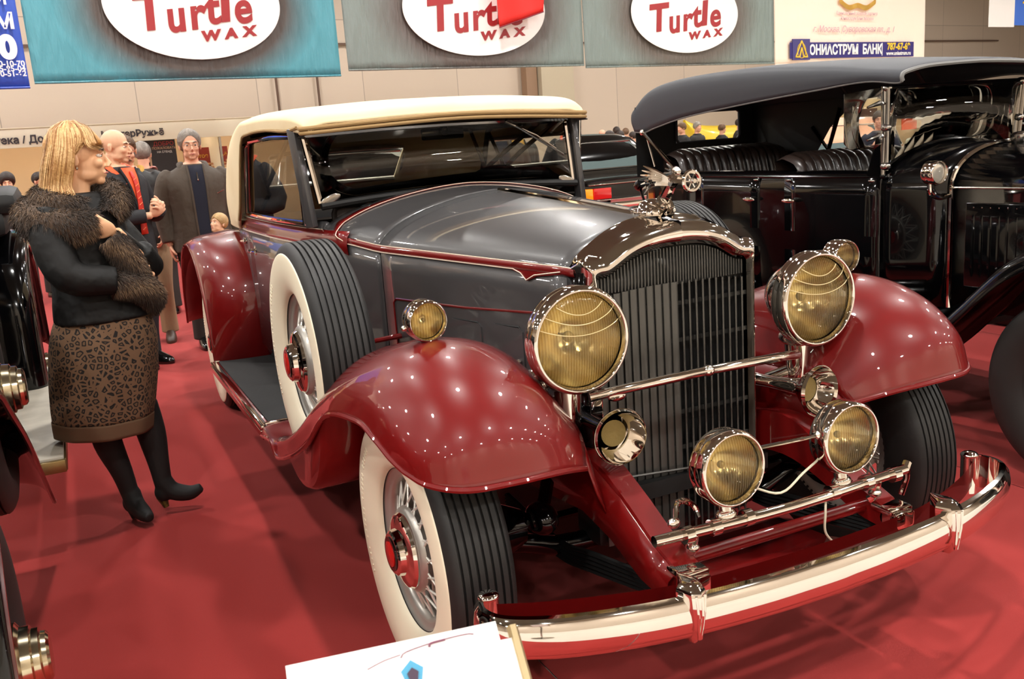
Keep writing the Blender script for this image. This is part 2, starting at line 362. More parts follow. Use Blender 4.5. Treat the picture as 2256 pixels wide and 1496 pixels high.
# hood sides
def side_surf(ya,yb,z0,off=0,n=14):
    A=[]
    for y in np.linspace(ya,yb,n):
        z1=zb(y); A.append([(-hw(y)-off+ (0.02*(1-k))*0, y, z0+(z1-z0)*k) for k in np.linspace(0,1,8)])
    return np.array(A)
for s in (-1,1):
    A = side_surf(-.02,1.045,.52); A[:,:,0]*=-s*1; M = MB(); M.grid(A)
    hs = M.build('hood_side', SLATE, car, 50, sol=.006)
    A = side_surf(1.055,1.50,.48); A[:,:,0]*=-s; M = MB(); M.grid(A); M.build('cowl_side', SLATE, car, 50, sol=.006)
    # long raised frame of the vent doors and the vent doors
    def sp(y,z,o): return (s*(hw(y)+o), y, z)
    M = MB(); M.tube([sp(.98,.70,.004),sp(.98,.925,.004),sp(.96,.94,.004),sp(.5,.955,.004),sp(.02,.985,.004)], .0042, 6)
    M.build('side_moulding', MAROON, hs)
    for k,(ya,yb) in enumerate([(.86,.66),(.60,.42),(.36,.20),(.14,.03)]):
        M = MB(); zt=.90+.01*k
        P=[sp(ya,.62,.004),sp(ya,zt-.02,.004),sp(ya-.02,zt,.004),sp(yb+.02,zt+.004,.004),sp(yb,zt-.016,.004),sp(yb,.62,.004)]
        M.prism([sp(ya,.62,.001),sp(ya,zt-.01,.001),sp(ya-.012,zt,.001),sp(yb+.012,zt,.001),sp(yb,zt-.01,.001),sp(yb,.62,.001)], (s*.006,0,0))
        vd = M.build('vent_door', SLATE, hs, 30)
        M = MB(); M.tube(P,.0022,5); M.build('door_bead', BLACKM, vd)
        M = MB(); q=sp(yb+.02,.835-.01*k,.012); M.ell(q,(.009,.009,.009)); M.tube([q,(q[0]+s*.022,q[1],q[2])],.004,6); M.tube([(q[0]+s*.022,q[1]-.018,q[2]-.004),(q[0]+s*.022,q[1]+.018,q[2]+.004)],.0042,6)
        M.build('vent_latch', CHROME, vd)
    M = MB(); q=sp(.52,.80,.02)
    M.tube([sp(.60,.80,.004),sp(.59,.80,.025),sp(.45,.81,.025),sp(.44,.81,.004)],.006,8,sm=3); M.ell(sp(.52,.806,.03),(.012,.016,.012)); M.build('hood_handle', CHROME, hs)
    # maroon belt moulding with pin stripes
    M = MB(); A=[]
    for y in np.linspace(-.06,1.30,26):
        A.append([(s*(hw(y)+.006), y, zb(y)-.018), (s*(hw(y)+.009), y, zb(y)-.008),(s*(hw(y)+.009), y, zb(y)+.002), tuple(np.array(hood_pt(y,.045,.006))*[-s,1,1])])
    M.grid(A)
    # v-shaped flourish at the front
    M.prism([(s*(hw(.24)+.004),.24,zb(.2)-.016),(s*(hw(.19)+.004),.19,zb(.2)-.026),(s*(hw(.16)+.004),.16,zb(.1)-.046),(s*(hw(.11)+.004),.11,zb(.1)-.028),(s*(hw(.0)+.004),.0,zb(.1)-.016)],(s*.004,0,0))
    bm_ = M.build('belt_moulding', MAROON, car, 50, sol=.002)
    M = MB()
    M.tube([tuple(np.array(hood_pt(y,.052,.006))*[-s,1,1]) for y in np.linspace(-.06,1.22,20)], .0019, 5)
    M.tube([(s*(hw(y)+.009),y,zb(y)-.015) for y in np.linspace(.22,1.30,16)]+[], .0019, 5)
    M.tube([(s*(hw(.22)+.010),.22,zb(.2)-.015),(s*(hw(.185)+.010),.185,zb(.1)-.024),(s*(hw(.16)+.010),.16,zb(.1)-.044),(s*(hw(.12)+.010),.12,zb(.1)-.026),(s*(hw(.0)+.010),.0,zb(.1)-.008)], .0019, 5)
    M.build('pin_stripe', CREAML, bm_)
# maroon loop across the cowl in front of the windscreen
def cowl_path(off, dy):
    P=[(-(hw(1.30)+off),1.30+dy*0,zb(1.30)-.01),(-(hw(1.38)+off),1.37+dy,zb(1.38)+.01)]
    P+= [hood_pt(1.40+dy,t,off) for t in np.linspace(.22,1,12)]
    P = P+[(-x,y,z) for x,y,z in P[::-1][1:]]
    return P
M = MB(); a=np.array(cr(cowl_path(.006,-.018),4)); b=np.array(cr(cowl_path(.009,.0),4)); c=np.array(cr(cowl_path(.006,.03),4))
M.grid(np.stack([a,b,c],1)); cm = M.build('cowl_moulding', MAROON, car, 60, sol=.002)
M = MB(); M.tube(cr(cowl_path(.009,-.016),3),.0019,5); M.build('pin_stripe', CREAML, cm)
# body tub
def tub(z_bot,ya,yb,n,off=0):
    A=[]
    for y in np.linspace(ya,yb,n):
        W=hw(y)+off; zt=1.205 if y<3.0 else 1.205-.08*((y-3.0)/.7)
        A.append([(-(W-.05),y,z_bot),(-(W-.012),y,z_bot+.12),(-W-.004,y,.75),(-W-.002,y,1.0),(-W,y,1.10),(-(W-.012),y,1.16),(-(W-.035),y,zt)])
    return np.array(A)
A = tub(.40,1.50,3.62,22); A = surf(A,2,3)
M = MB(); M.grid(A); Bm=A.copy(); Bm[:,:,0]*=-1; M.grid(Bm,flip=True)
R0=A[-1]; R1=R0.copy(); R1[:,0]*=-1; rear=[]
for k in np.linspace(0,1,9):
    row=R0*(1-k)+R1*k; row[:,1]+=.12*math.sin(PI*k)**.6; rear.append(row)
M.grid(rear); M.build('body', SLATE, car, 45, sol=.02)
M = MB(); M.box((0,2.4,.40),(1.10,2.3,.04)); M.box((0,.6,.46),(.6,1.5,.05)); M.build('floor_pan', BLACKM, car)
for s in (-1,1):
    # broad belt band under the windows
    A=[]
    for y in np.linspace(1.28,3.45,26):
        W=hw(y); d=.0 if y>1.5 else .0
        A.append([(s*(W+.010),y,1.108 if y>1.4 else 1.085+.023*(y-1.28)/.12),(s*(W+.014),y,1.125),(s*(W+.008),y,1.155),(s*(W-.004),y,1.178 if y<3.1 else 1.178-.09*(y-3.1))])
    M = MB(); M.grid(A); bb = M.build('belt_band', MAROON, car, 50, sol=.003)
    M = MB(); M.tube([(s*(hw(y)-.002),y,1.180) for y in np.linspace(1.5,3.0,10)],.0022,5); M.tube([(s*(hw(y)+.013),y,1.110) for y in np.linspace(1.4,3.3,14)],.0018,5); M.build('pin_stripe', CREAML, bb)
    # door
    ya,yb = 1.56,2.74
    M = MB(); A=[]
    for y in np.linspace(ya,yb,12): A.append([(s*(hw(y)+.012),y,z) for z in (.50,.8,1.0,1.09)])
    M.grid(A); dr = M.build('door', SLATE, car, 50, sol=.012)
    M = MB(); q=(s*(hw(2.62)+.03),2.60,1.02)
    M.ell((s*(hw(2.62)+.016),2.60,1.02),(.008,.028,.028)); M.tube([(s*(hw(2.6)+.014),2.60,1.02),(s*(hw(2.6)+.05),2.60,1.02),(s*(hw(2.6)+.054),2.52,1.024),(s*(hw(2.6)+.05),2.44,1.026)],[.010,.011,.008,.006],8,sm=3); M.build('door_handle', CHROME, dr)
    M = MB(); M.ell((s*(hw(2.85)+.016),2.90,1.05),(.012,.03,.018)); M.tube([(s*(hw(2.9)+.01),2.86,1.05),(s*(hw(2.9)+.03),2.95,1.045)],.007,8); M.build('striker_plate', CHROME, car)
    # interior trim panel
    M = MB(); M.grid([[(s*(hw(y)-.05),y,.44),(s*(hw(y)-.05),y,1.19)] for y in np.linspace(1.5,3.5,10)]); M.build('door_trim', DARK, car, sol=.006)
# lower front of the tub: bulkhead, dash
M = MB(); M.box((0,1.40,.84),(1.02,.03,.66)); M.box((0,1.56,1.205),(1.08,.10,.12),.03); M.build('dashboard', DARK, car)
# seats
for (sx,wx,y,z) in ((-.29,.50,2.25,.72),(.29,.50,2.25,.72),(0,1.08,3.15,.74)):
    st = empty('seat', (sx,y,.44), 0, parent=car)
    M = MB(); M.box((0,-.05,.10),(wx,.52,.20),.05); M.build('seat_cushion', LEATHER, st)
    M = MB(); M.box((0,.22,.40),(wx,.14,.52),.055,rot=(-.16,0,0)); M.build('seat_back', LEATHER, st)
# steering wheel
sw = empty('steering_wheel', (.30,1.80,1.20), 0, parent=car, rot=(-.95,0,0))
M = MB(); M.tube([(.205*math.cos(a),.205*math.sin(a),0) for a in np.linspace(0,2*PI,40,endpoint=False)],.0125,8,closed=True); M.build('wheel_rim', BLACKP, sw)
M = MB()
for a in (0,PI/2,PI,3*PI/2): M.tube([(0,0,-.01),(.2*math.cos(a+.4),.2*math.sin(a+.4),0)],.006,6)
M.ell((0,0,-.005),(.035,.035,.02)); M.tube([(0,0,0),(0,0,-.5)],.018,8); M.build('wheel_spokes', DCHROME, sw)
# windscreen
WY0,WY1 = 1.52,1.56
ws = empty('windscreen', (0,0,0), 0, parent=car)
def wsf(x,z): return (x, 1.50+(z-1.27)*.12, z)
M = MB()
def bar(M,P,a,b,bev=.004):  # rectangular section bar between points
    for p,q in zip(P[:-1],P[1:]):
        p,q=Vector(p),Vector(q); L=(q-p).length; R=(q-p).to_track_quat('Z','Y').to_euler(); M.box((p+q)/2,(a,b,L+.5*a),bev,rot=R)
cs = [wsf(x,1.275+.028*(1-(x/.62)**2)) for x in np.linspace(-.60,.60,13)]
M.tube([wsf(-.60,1.285),wsf(-.635,1.56)],.013,8); M.tube([wsf(.59,1.275),wsf(.582,1.56)],.013,8)
M.tube([wsf(-.635,1.562),wsf(-.3,1.572),wsf(0,1.575),wsf(.3,1.572),wsf(.592,1.565)],.014,8)
M.build('windscreen_frame', CHROME, ws)
M = MB(); M.tube([(x,y-.01,z-.004) for x,y,z in cs],.016,8); M.build('windscreen_seal', BLACKM, ws)
M = MB(); M.grid([[ (x,1.50+.003,1.285+.022*(1-(x/.62)**2)), (x*(1.03 if x<0 else .99),1.535,1.562)] for x in np.linspace(-.595,.588,9)]); M.build('windscreen_glass', GLASS, ws, sol=.004)
for s in (-1,1):
    M = MB(); bar(M,[wsf(-.648 if s<0 else .622,1.20),wsf(-.672 if s<0 else .615,1.585)],.030,.045); M.build('windscreen_pillar', SLATE, ws)
M = MB(); M.tube([(.27,1.50,1.575),(.25,1.475,1.565),(.40,1.478,1.50),(.50,1.482,1.435)],[.008,.006,.004,.003],6); M.tube([(.30,1.474,1.545),(.535,1.478,1.405)],.0055,6); M.build('wiper', DCHROME, car)
M = MB(); M.ell((.55,1.485,1.29),(.045,.004,.018),rot=(0,.35,0)); M.ell((-.56,1.485,1.30),(.045,.004,.018),rot=(0,-.35,0)); M.build('windscreen_wing_nut', DCHROME, ws)
M = MB(); M.box((0.0,1.60,1.535),(.20,.02,.05),.008); M.ell((0,1.58,1.545),(.02,.02,.028)); M.build('rear_view_mirror', DCHROME, car)
# side windows
for s in (-1,1):
    M = MB(); x0=s*.672
    P=[(s*.662,1.545,1.56),(s*.668,2.0,1.572),(s*.672,2.545,1.568),(s*.679,2.60,1.54),(s*.680,2.78,1.20),(s*.676,2.2,1.198),(s*.655,1.57,1.205)]
    M.tube(P+[P[0]],.012,8); wf = M.build('side_window_frame', CHROME, car)
    M = MB(); M.tube([tuple(np.array(p)*[.985,1,1]) for p in P]+[tuple(np.array(P[0])*[.985,1,1])],.014,6); M.build('window_channel', BLACKM, wf)
    M = MB(); M.add([tuple(np.array(p)*[.995,1,1]) for p in P],[tuple(range(len(P)))]); M.build('window_pane', GLASSD, wf)
# soft top
def top_row(y,zs,ze,w,zr=None,low=None):
    # from side lower edge to crown
    low = ze-.045 if low is None else low
    return [(-w-.004,y,low),(-w-.006,y,(low+ze)/2),(-w,y,ze-.012),(-w+.05,y,ze+.012),(-w*.72,y,ze+(zs-ze)*.62),(-w*.38,y,ze+(zs-ze)*.93),(0,y,zs)]
rows=[top_row(1.40,1.612,1.585,.63,low=1.572),top_row(1.44,1.655,1.622,.655,low=1.568),top_row(1.60,1.685,1.648,.672,low=1.585),top_row(2.0,1.70,1.665,.682,low=1.602),top_row(2.40,1.70,1.668,.690,low=1.600)]
q1=[(-.700,2.60,1.16),(-.71,2.66,1.36),(-.702,2.55,1.60),(-.64,2.56,1.665),(-.5,2.6,1.692),(-.27,2.62,1.697),(0,2.62,1.698)]
q1[0]=(-.702,2.585,1.555); q1[1]=(-.706,2.57,1.61); q1[2]=(-.70,2.57,1.652)
q2=[(-.708,2.78,1.25),(-.716,2.80,1.42),(-.708,2.84,1.575),(-.64,2.86,1.625),(-.5,2.88,1.652),(-.27,2.90,1.666),(0,2.90,1.668)]
q3=[(-.706,2.88,1.165),(-.716,2.98,1.30),(-.704,3.10,1.44),(-.62,3.16,1.53),(-.48,3.19,1.57),(-.26,3.21,1.585),(0,3.21,1.588)]
q4=[(-.700,2.93,1.14),(-.706,3.14,1.20),(-.69,3.30,1.28),(-.60,3.38,1.38),(-.46,3.41,1.42),(-.25,3.43,1.435),(0,3.43,1.437)]
q5=[(-.690,2.98,1.125),(-.69,3.24,1.135),(-.665,3.42,1.15),(-.58,3.54,1.20),(-.44,3.60,1.22),(-.24,3.62,1.225),(0,3.62,1.227)]
q6=[(-.685,3.0,1.11),(-.685,3.26,1.115),(-.66,3.46,1.12),(-.57,3.60,1.13),(-.43,3.66,1.135),(-.24,3.68,1.14),(0,3.68,1.14)]
G = surf(np.array(rows+[q1,q2,q3,q4,q5,q6]),5,4)
Mr = G.copy(); Mr[:,:,0]*=-1
for _i in range(Mr.shape[0]):
    for _j in range(Mr.shape[1]): Mr[_i,_j,0]*=float(np.interp(Mr[_i,_j,1],[1.4,1.9,2.7],[.925,.95,1.0]))
full = np.concatenate([G, Mr[:,::-1][:,1:]],1)
# cut the rear window out of the back panel
M = MB(); R_,C_ = full.shape[:2]; ids=[]
V=[tuple(p) for p in full.reshape(-1,3)]; F=[]
for i in range(R_-1):
    for j in range(C_-1):
        c = (full[i,j]+full[i+1,j+1])/2
        if c[1]>3.1 and abs(c[0])<.42 and 1.30<c[2]<1.50: continue
        F.append((i*C_+j,i*C_+j+1,(i+1)*C_+j+1,(i+1)*C_+j))
M.add(V,F); top = M.build('soft_top', CANVAS, car, 70, sol=.012)
M = MB(); 
def yb_(z): return float(np.interp(z,[1.437,1.588],[3.43,3.21])) if z>1.437 else float(np.interp(z,[1.227,1.437],[3.62,3.43]))
P=[(x,yb_(z)-.005,z) for x,z in [(-.435,1.315),(-.435,1.48),(-.415,1.50),(.415,1.50),(.435,1.48),(.435,1.315),(.415,1.30),(-.415,1.30)]]
M.tube(P,.015,8,closed=True); rwf = M.build('rear_window_frame', SILVER, top)
M = MB(); M.add(P,[tuple(range(8))]); M.build('rear_window_pane', GLASS, rwf)
# bindings along the front and side edges of the top
M = MB(); e=[tuple(full[6,0]+np.array([-.004,0,0]))]
P=[(-.655,1.62,1.60),(-.664,1.45,1.588),(-.640,1.40,1.585),(-.3,1.378,1.600),(0,1.372,1.608),(.3,1.378,1.600),(.592,1.40,1.585),(.614,1.45,1.588),(.612,1.62,1.60)]
M.tube(P,.009,8,sm=3); M.tube([(x,y-.004,z-.018) for x,y,z in P[1:-1]],.008,8,sm=3); M.build('canvas_binding', CANVASE, top)
for s in (-1,1):
    rs=1 if s<0 else .93
    M = MB(); P=[(s*.672*rs,1.46,1.592),(s*.686*rs,1.62,1.584),(s*.692*(1 if s<0 else .955),2.0,1.603),(s*.698,2.40,1.600),(s*.705,2.58,1.555),(s*.713,2.78,1.25),(s*.712,2.88,1.165)]
    M.tube(P,.007,6,sm=3); M.build('side_binding', CANVASE, top)
M = MB()
for y,zz in ((1.75,1.67),(2.3,1.675),(2.75,1.65)): M.tube([(-.62,y,zz-.06),(-.4,y,zz-.02),(0,y,zz-.008),(.4,y,zz-.02),(.62,y,zz-.06)],.013,6)
for s in (-1,1): M.tube([(s*.62,2.75,1.58),(s*.61,2.5,1.3),(s*.62,2.9,1.15)],.012,6); M.tube([(s*.62,1.75,1.60),(s*.61,2.5,1.35)],.012,6)
M.build('top_bows', mat('bow_wood',(84,60,40),.6), top)
M = MB(); A=[]
for y in np.linspace(1.46,2.9,8): A.append([(x,y,1.645-.09*(abs(x)/.66)**3) for x in np.linspace(-.66,.66,9)])
M.grid(A); M.build('headlining', DARK, top, sol=.004)
# radiator shell
shell = empty('radiator', (0,0,0), 0, parent=car)
outl = [(.278,.46),(.278,.80),(.278,1.06),(.281,1.105),(.283,1.128),(.262,1.138),(.238,1.140),(.212,1.154),(.165,1.182),(.11,1.202),(.05,1.213),(0,1.218)]
inn = [(.262,.44),(.262,.80),(.262,1.05),(.262,1.078),(.260,1.092),(.248,1.098),(.225,1.100),(.200,1.112),(.155,1.138),(.105,1.155),(.05,1.163),(0,1.165)]
def vy(x,base=-.155): return base+.10*abs(x)     # gentle V in plan
def row(o,y0,f=1,dz=0,vee=1): return [(-x*f, y0+.10*abs(x)*vee, z+dz) for x,z in o]
back = [(x+.012,z) for x,z in outl[:-4]]; 
rw=[row(inn,-.135),row([((a+c)/2,(b+d)/2+.0) for (a,b),(c,d) in zip(inn,outl)],-.158),row(outl,-.150),row([(x+.010,z+.012) for x,z in outl],-.135)]
bk=[]
for (x,z) in outl: bk.append((-(x+.014),-.09+.03*0,z+.016))
rw.append(bk)
wr=[(.295,.46),(.295,.80),(.298,1.05),(.300,1.10),(.302,1.120),(.285,1.145),(.262,1.165),(.230,1.186),(.178,1.215),(.12,1.236),(.055,1.247),(0,1.250)]
rw.append([(-x,-.035,z) for x,z in wr]); rw.append([(-x,-.03,z-.006) for x,z in wr])
G=surf(np.array(rw),3,3); M=MB(); M.grid(G[:, :]); G2=G.copy(); G2[:,:,0]*=-1; M.grid(G2,flip=True)
# only the crown is broad chrome: the sides stay a thin bezel
V=np.array(M.v); F=[f for f in M.f if not (V[list(f)][:,2].mean()<1.10 and V[list(f)][:,1].mean()>-.095)]; M.f=F; M.mi=[0]*len(F)
M.build('radiator_shell', CHROME, shell, 35)
M = MB()
for s in (-1,1):
    M = MB(); M.grid([[ (s*.292,-.10,z),(s*.300,-.02,z)] for z in np.linspace(.5,1.115,8)]); M.build('shell_side', BLACKP, shell, sol=.004)
# mesh panel under the crown and the vertical shutters
M = MB(); P=[(x,z-.004) for x,z in inn[3:]]
M.add([(-x,-.118+.1*x,z) for x,z in P]+[(x,-.118+.1*x,z) for x,z in P[::-1][1:]]+[(.26,-.09,1.03),(0,-.118,1.055),(-.26,-.09,1.03)],[tuple(range(2*len(P)+2))])
M.build('grille_header', SLAT, shell, sol=.004)
M = MB()
for i in range(10):
    for s in (-1,1):
        x=s*(.014+i*.0258); yy=-.128+.1*abs(x); ztop=1.058-.02*(abs(x)/.26)**2
        w_=.0120; th=.10 if s<0 else 1.05   # vanes shut on the near half, standing open on the far half
        dx,dy=w_*math.cos(th),w_*math.sin(th); nx,ny=-math.sin(th)*.0022,math.cos(th)*.0022
        M.prism([(x-dx-nx,yy+dy*-1-ny,.30),(x-nx*2.2,yy-ny*2.2,.30),(x+dx-nx,yy+dy-ny,.30),(x+dx+nx,yy+dy+ny,.30),(x-dx+nx,yy-dy+ny,.30)],(0,0,ztop-.30))
M.build('shutter_slats', SLAT, shell, 50)
M = MB(); 
for s in (-1,1): 
    for k in range(5): M.box((s*.135,-.100,.55+.11*k),(.26,.006,.012))
M.tube([(-.26,-.116,.510),(0,-.146,.500),(.26,-.116,.510)],.004,6); M.build('shutter_bars', SLAT, shell)
M = MB(); M.box((0,-.07,.70),(.53,.02,.80)); M.build('radiator_core', BLACKM, shell)
# mesh header ticks
M = MB()
for i in range(-24,25):
    x=i*.0104; zt=float(np.interp(abs(x),[p[0] for p in inn[::-1]],[p[1] for p in inn[::-1]]))-.006
    M.box((x,-.124+.1*abs(x),(1.05+zt)/2),(.0035,.006,zt-1.05))
M.build('header_mesh', SLAT, shell)
# radiator cap with winged figure holding a wheel
orn = empty('mascot', (0,-.035,1.245), 0, parent=shell)
M = MB(); M.lathe([(.062,.0),(.064,.012),(.056,.020),(.046,.022),(.038,.036),(.018,.044),(0,.046)],(0,.02,0),(0,0,1),32,sm=2)
for i in range(20): a=2*PI*i/20; M.ell((.060*math.cos(a),.02+.060*math.sin(a),.010),(.006,.006,.009),u=6,v=5)
M.build('radiator_cap', CHROME, orn)
M = MB()
M.tube([(0,-.02,.03),(0,-.05,.055),(0,-.075,.085),(0,-.095,.105)],[.018,.016,.014,.017],8,sm=3)      # torso leaning forward
M.ell((0,-.107,.122),(.010,.012,.012)); M.ell((0,-.10,.127),(.011,.012,.010))
for s in (-1,1):
    M.tube([(s*.008,-.03,.05),(s*.012,-.055,.022),(s*.010,-.02,.0),(s*.010,.02,-.002)],[.011,.010,.008,.006],7,sm=3)  # legs
    M.tube([(s*.014,-.092,.108),(s*.028,-.120,.100),(s*.018,-.158,.098)],[.008,.007,.005],7,sm=3)   # arms
    A=[]                                                                           # wing
    for k in range(7):
        M.tube([(s*.010,-.078,.105-.003*k),(s*(.03+.002*k),-.045,.125-.006*k),(s*.040,.0+.008*(3-abs(k-3)),.142-.013*k)],[.004,.006,.002],5,sm=3)
M.build('winged_figure', CHROME, orn)
M = MB(); c0=(0,-.170,.098)
M.tube([(.026*math.cos(a),-.170,.098+.026*math.sin(a)) for a in np.linspace(0,2*PI,24,endpoint=False)],.006,7,closed=True); M.ell(c0,(.008,.010,.008))
for a in range(6): M.tube([c0,(.026*math.cos(a*PI/3),-.170,.098+.026*math.sin(a*PI/3))],.0022,5)
M.tube([(0,-.17,.098),(0,-.185,.098)],.006,7); M.build('held_wheel', CHROME, orn)
# ---------------------------------------------------------------- wings, running boards, wheels
def fender_front(s):
    G=[
     [(-.45,-.335,.655),(-.56,-.415,.695),(-.70,-.452,.712),(-.815,-.437,.714),(-.885,-.375,.722),(-.915,-.295,.738)],
     [(-.42,-.27,.71),(-.55,-.355,.80),(-.70,-.405,.835),(-.82,-.39,.825),(-.900,-.325,.785),(-.928,-.235,.757)],
     [(-.39,-.15,.735),(-.54,-.24,.885),(-.70,-.275,.935),(-.82,-.265,.918),(-.908,-.215,.850),(-.938,-.150,.785)],
     [(-.37,.0,.735),(-.52,-.05,.915),(-.69,-.08,.980),(-.82,-.08,.958),(-.912,-.06,.880),(-.945,-.02,.800)],
     [(-.36,.2,.715),(-.50,.18,.885),(-.68,.16,.945),(-.82,.17,.922),(-.922,.19,.845),(-.965,.24,.755)],
     [(-.37,.5,.66),(-.50,.47,.78),(-.68,.44,.840),(-.82,.45,.815),(-.940,.48,.72),(-.975,.49,.605)],
     [(-.40,.80,.58),(-.52,.78,.60),(-.68,.76,.54),(-.82,.75,.45),(-.948,.75,.570),(-.978,.76,.488)],
     [(-.44,1.05,.50),(-.54,1.05,.49),(-.68,1.04,.44),(-.82,1.04,.41),(-.945,1.05,.462),(-.975,1.06,.394)],
     [(-.48,1.28,.43),(-.56,1.28,.445),(-.68,1.27,.445),(-.82,1.27,.435),(-.935,1.27,.42),(-.970,1.21,.415)],
     [(-.52,1.49,.405),(-.60,1.49,.408),(-.70,1.49,.408),(-.82,1.49,.405),(-.938,1.49,.40),(-.957,1.49,.362)]]
    A=surf(np.array(G),7,6); A[:,:,0]*=-s
    M=MB(); M.grid(A); f=M.build('front_wing',MAROON,car,60,sol=.007)
    M=MB(); e=np.vstack([A[0],A[1:,-1]]); M.tube(e,.008,8); M.build('wing_bead',MAROON,f)
    # swage line parallel to the edge
    M=MB(); k=int(A.shape[1]*.80); M.tube([p+np.array([0,0,.001]) for p in A[6:,k]],.0028,5); M.build('wing_swage',MAROON,f)
    # inner valance from wing inner edge down to the frame
    M=MB(); M.grid([[A[i,0],A[i,0]+np.array([s*(-.03),.0,-.10]),(s*.36,A[i,0][1],max(.40,A[i,0][2]-.22))] for i in range(2,A.shape[0])]); M.build('inner_valance',MAROON,f,50,sol=.005)
    # well pan under the spare wheel
    M=MB(); P=[]
    for y in np.linspace(.335,.93,18): P.append((y,.808-math.sqrt(max(0,.43**2-(y-.761)**2))))
    P+= [(.93,.445),(.76,.505),(.60,.57),(.49,.63),(.40,.69),(.335,.73)]
    M.loft([[(s*x,.62+(y-.62)*kk,.56+(z-.56)*kk) for (y,z) in P] for x,kk in ((.72,.90),(.745,1.0),(.940,1.0),(.958,.93))],cap=True)
    M.build('spare_wheel_well',MAROON,f,50)
    return f
for s in (-1,1): fender_front(s)
def fender_rear(s):
    G=[]
    # rows go from front lower edge, over the wheel, to the tail
    pr_=[(2.905,.385,2.86),(2.935,.52,2.80),(2.985,.66,2.77),(3.05,.79,2.80),(3.16,.905,2.92),(3.32,.985,3.14),(3.52,1.01,3.45),(3.74,.97,3.80),(3.93,.85,4.02),(4.06,.66,4.15),(4.10,.45,4.20)]
    for (ye,ze,yc) in pr_:
        f = min(1,max(0,(ze-.38)/.6))
        zt = ze+.055*f
        cy = (ye*.35+yc*.65)
        G.append([(-.56,yc,ze+.02*f),(-.66,yc,zt+.01*f),(-.78,yc+(ye-yc)*.1,zt),(-.87,yc+(ye-yc)*.35,zt-.015*f),(-.925,yc+(ye-yc)*.75,ze+.012*f),(-.935,ye+ (0),ze)])
    A=surf(np.array(G),5,5); A[:,:,0]*=-s
    M=MB(); M.grid(A); f=M.build('rear_wing',MAROON,car,60,sol=.007)
    M=MB(); M.tube(A[:,-1],.007,8); M.build('wing_bead',MAROON,f)
    M=MB(); k=int(A.shape[1]*.30); M.tube(A[2:30,k],.0035,5); M.tube(A[2:26,0]+np.array([-s*0,0,.0]),.006,6); M.build('wing_seam',MAROON,f)
    return f
for s in (-1,1): fender_rear(s)
for s in (-1,1):
    rb=empty('running_board',(0,0,0),0,parent=car)
    M=MB(); M.box((s*.765,2.19,.385),(.39,1.44,.035),.008); M.build('board',MAROON,rb)
    M=MB(); M.box((s*.755,2.19,.407),(.33,1.40,.010),.003); M.build('tread_mat',MATB,rb)
    M=MB(); M.box((s*.945,2.19,.400),(.030,1.44,.018),.005); M.box((s*.945,2.19,.385),(.036,1.44,.006),.002); M.box((s*.76,2.895,.408),(.36,.022,.016),.005); M.box((s*.76,1.492,.408),(.36,.020,.014),.005)
    M.build('edge_trim',CHROME,rb)
    M=MB(); M.box((s*.953,2.19,.362),(.010,1.44,.028),.003); M.build('edge_stripe',CREAML if False else MAROON,rb)
    M=MB(); M.grid([[(s*.60,y,.40),(s*.585,y,.50),(s*(hw(y)-.03),y,.56)] for y in np.linspace(1.2,2.95,8)]); M.build('splash_apron',MAROON,car,50,sol=.006)
XT=.769
W0=make_wheel('wheel',car,(-XT,0,.4036),-1)
WR_=make_wheel('wheel',car,(XT,0,.4036),1)
dup(W0,car,(-XT,3.49,.4036)); dup(WR_,car,(XT,3.49,.4036))
SP=dup(W0,car,(-.838,.761,.808)); SP.name='spare_wheel'; SP2=dup(WR_,car,(.85,1.07,.775)); SP2.name='spare_wheel'
for s in (-1,1):
    M=MB(); M.tube([(s*.46,.96,.80),(s*.62,.93,.80),(s*.80,.80,.82)],[.011,.009,.009],8); M.ell((s*.475,.96,.80),(.012,.028,.028)); M.build('spare_wheel_brace',MAROON,car)
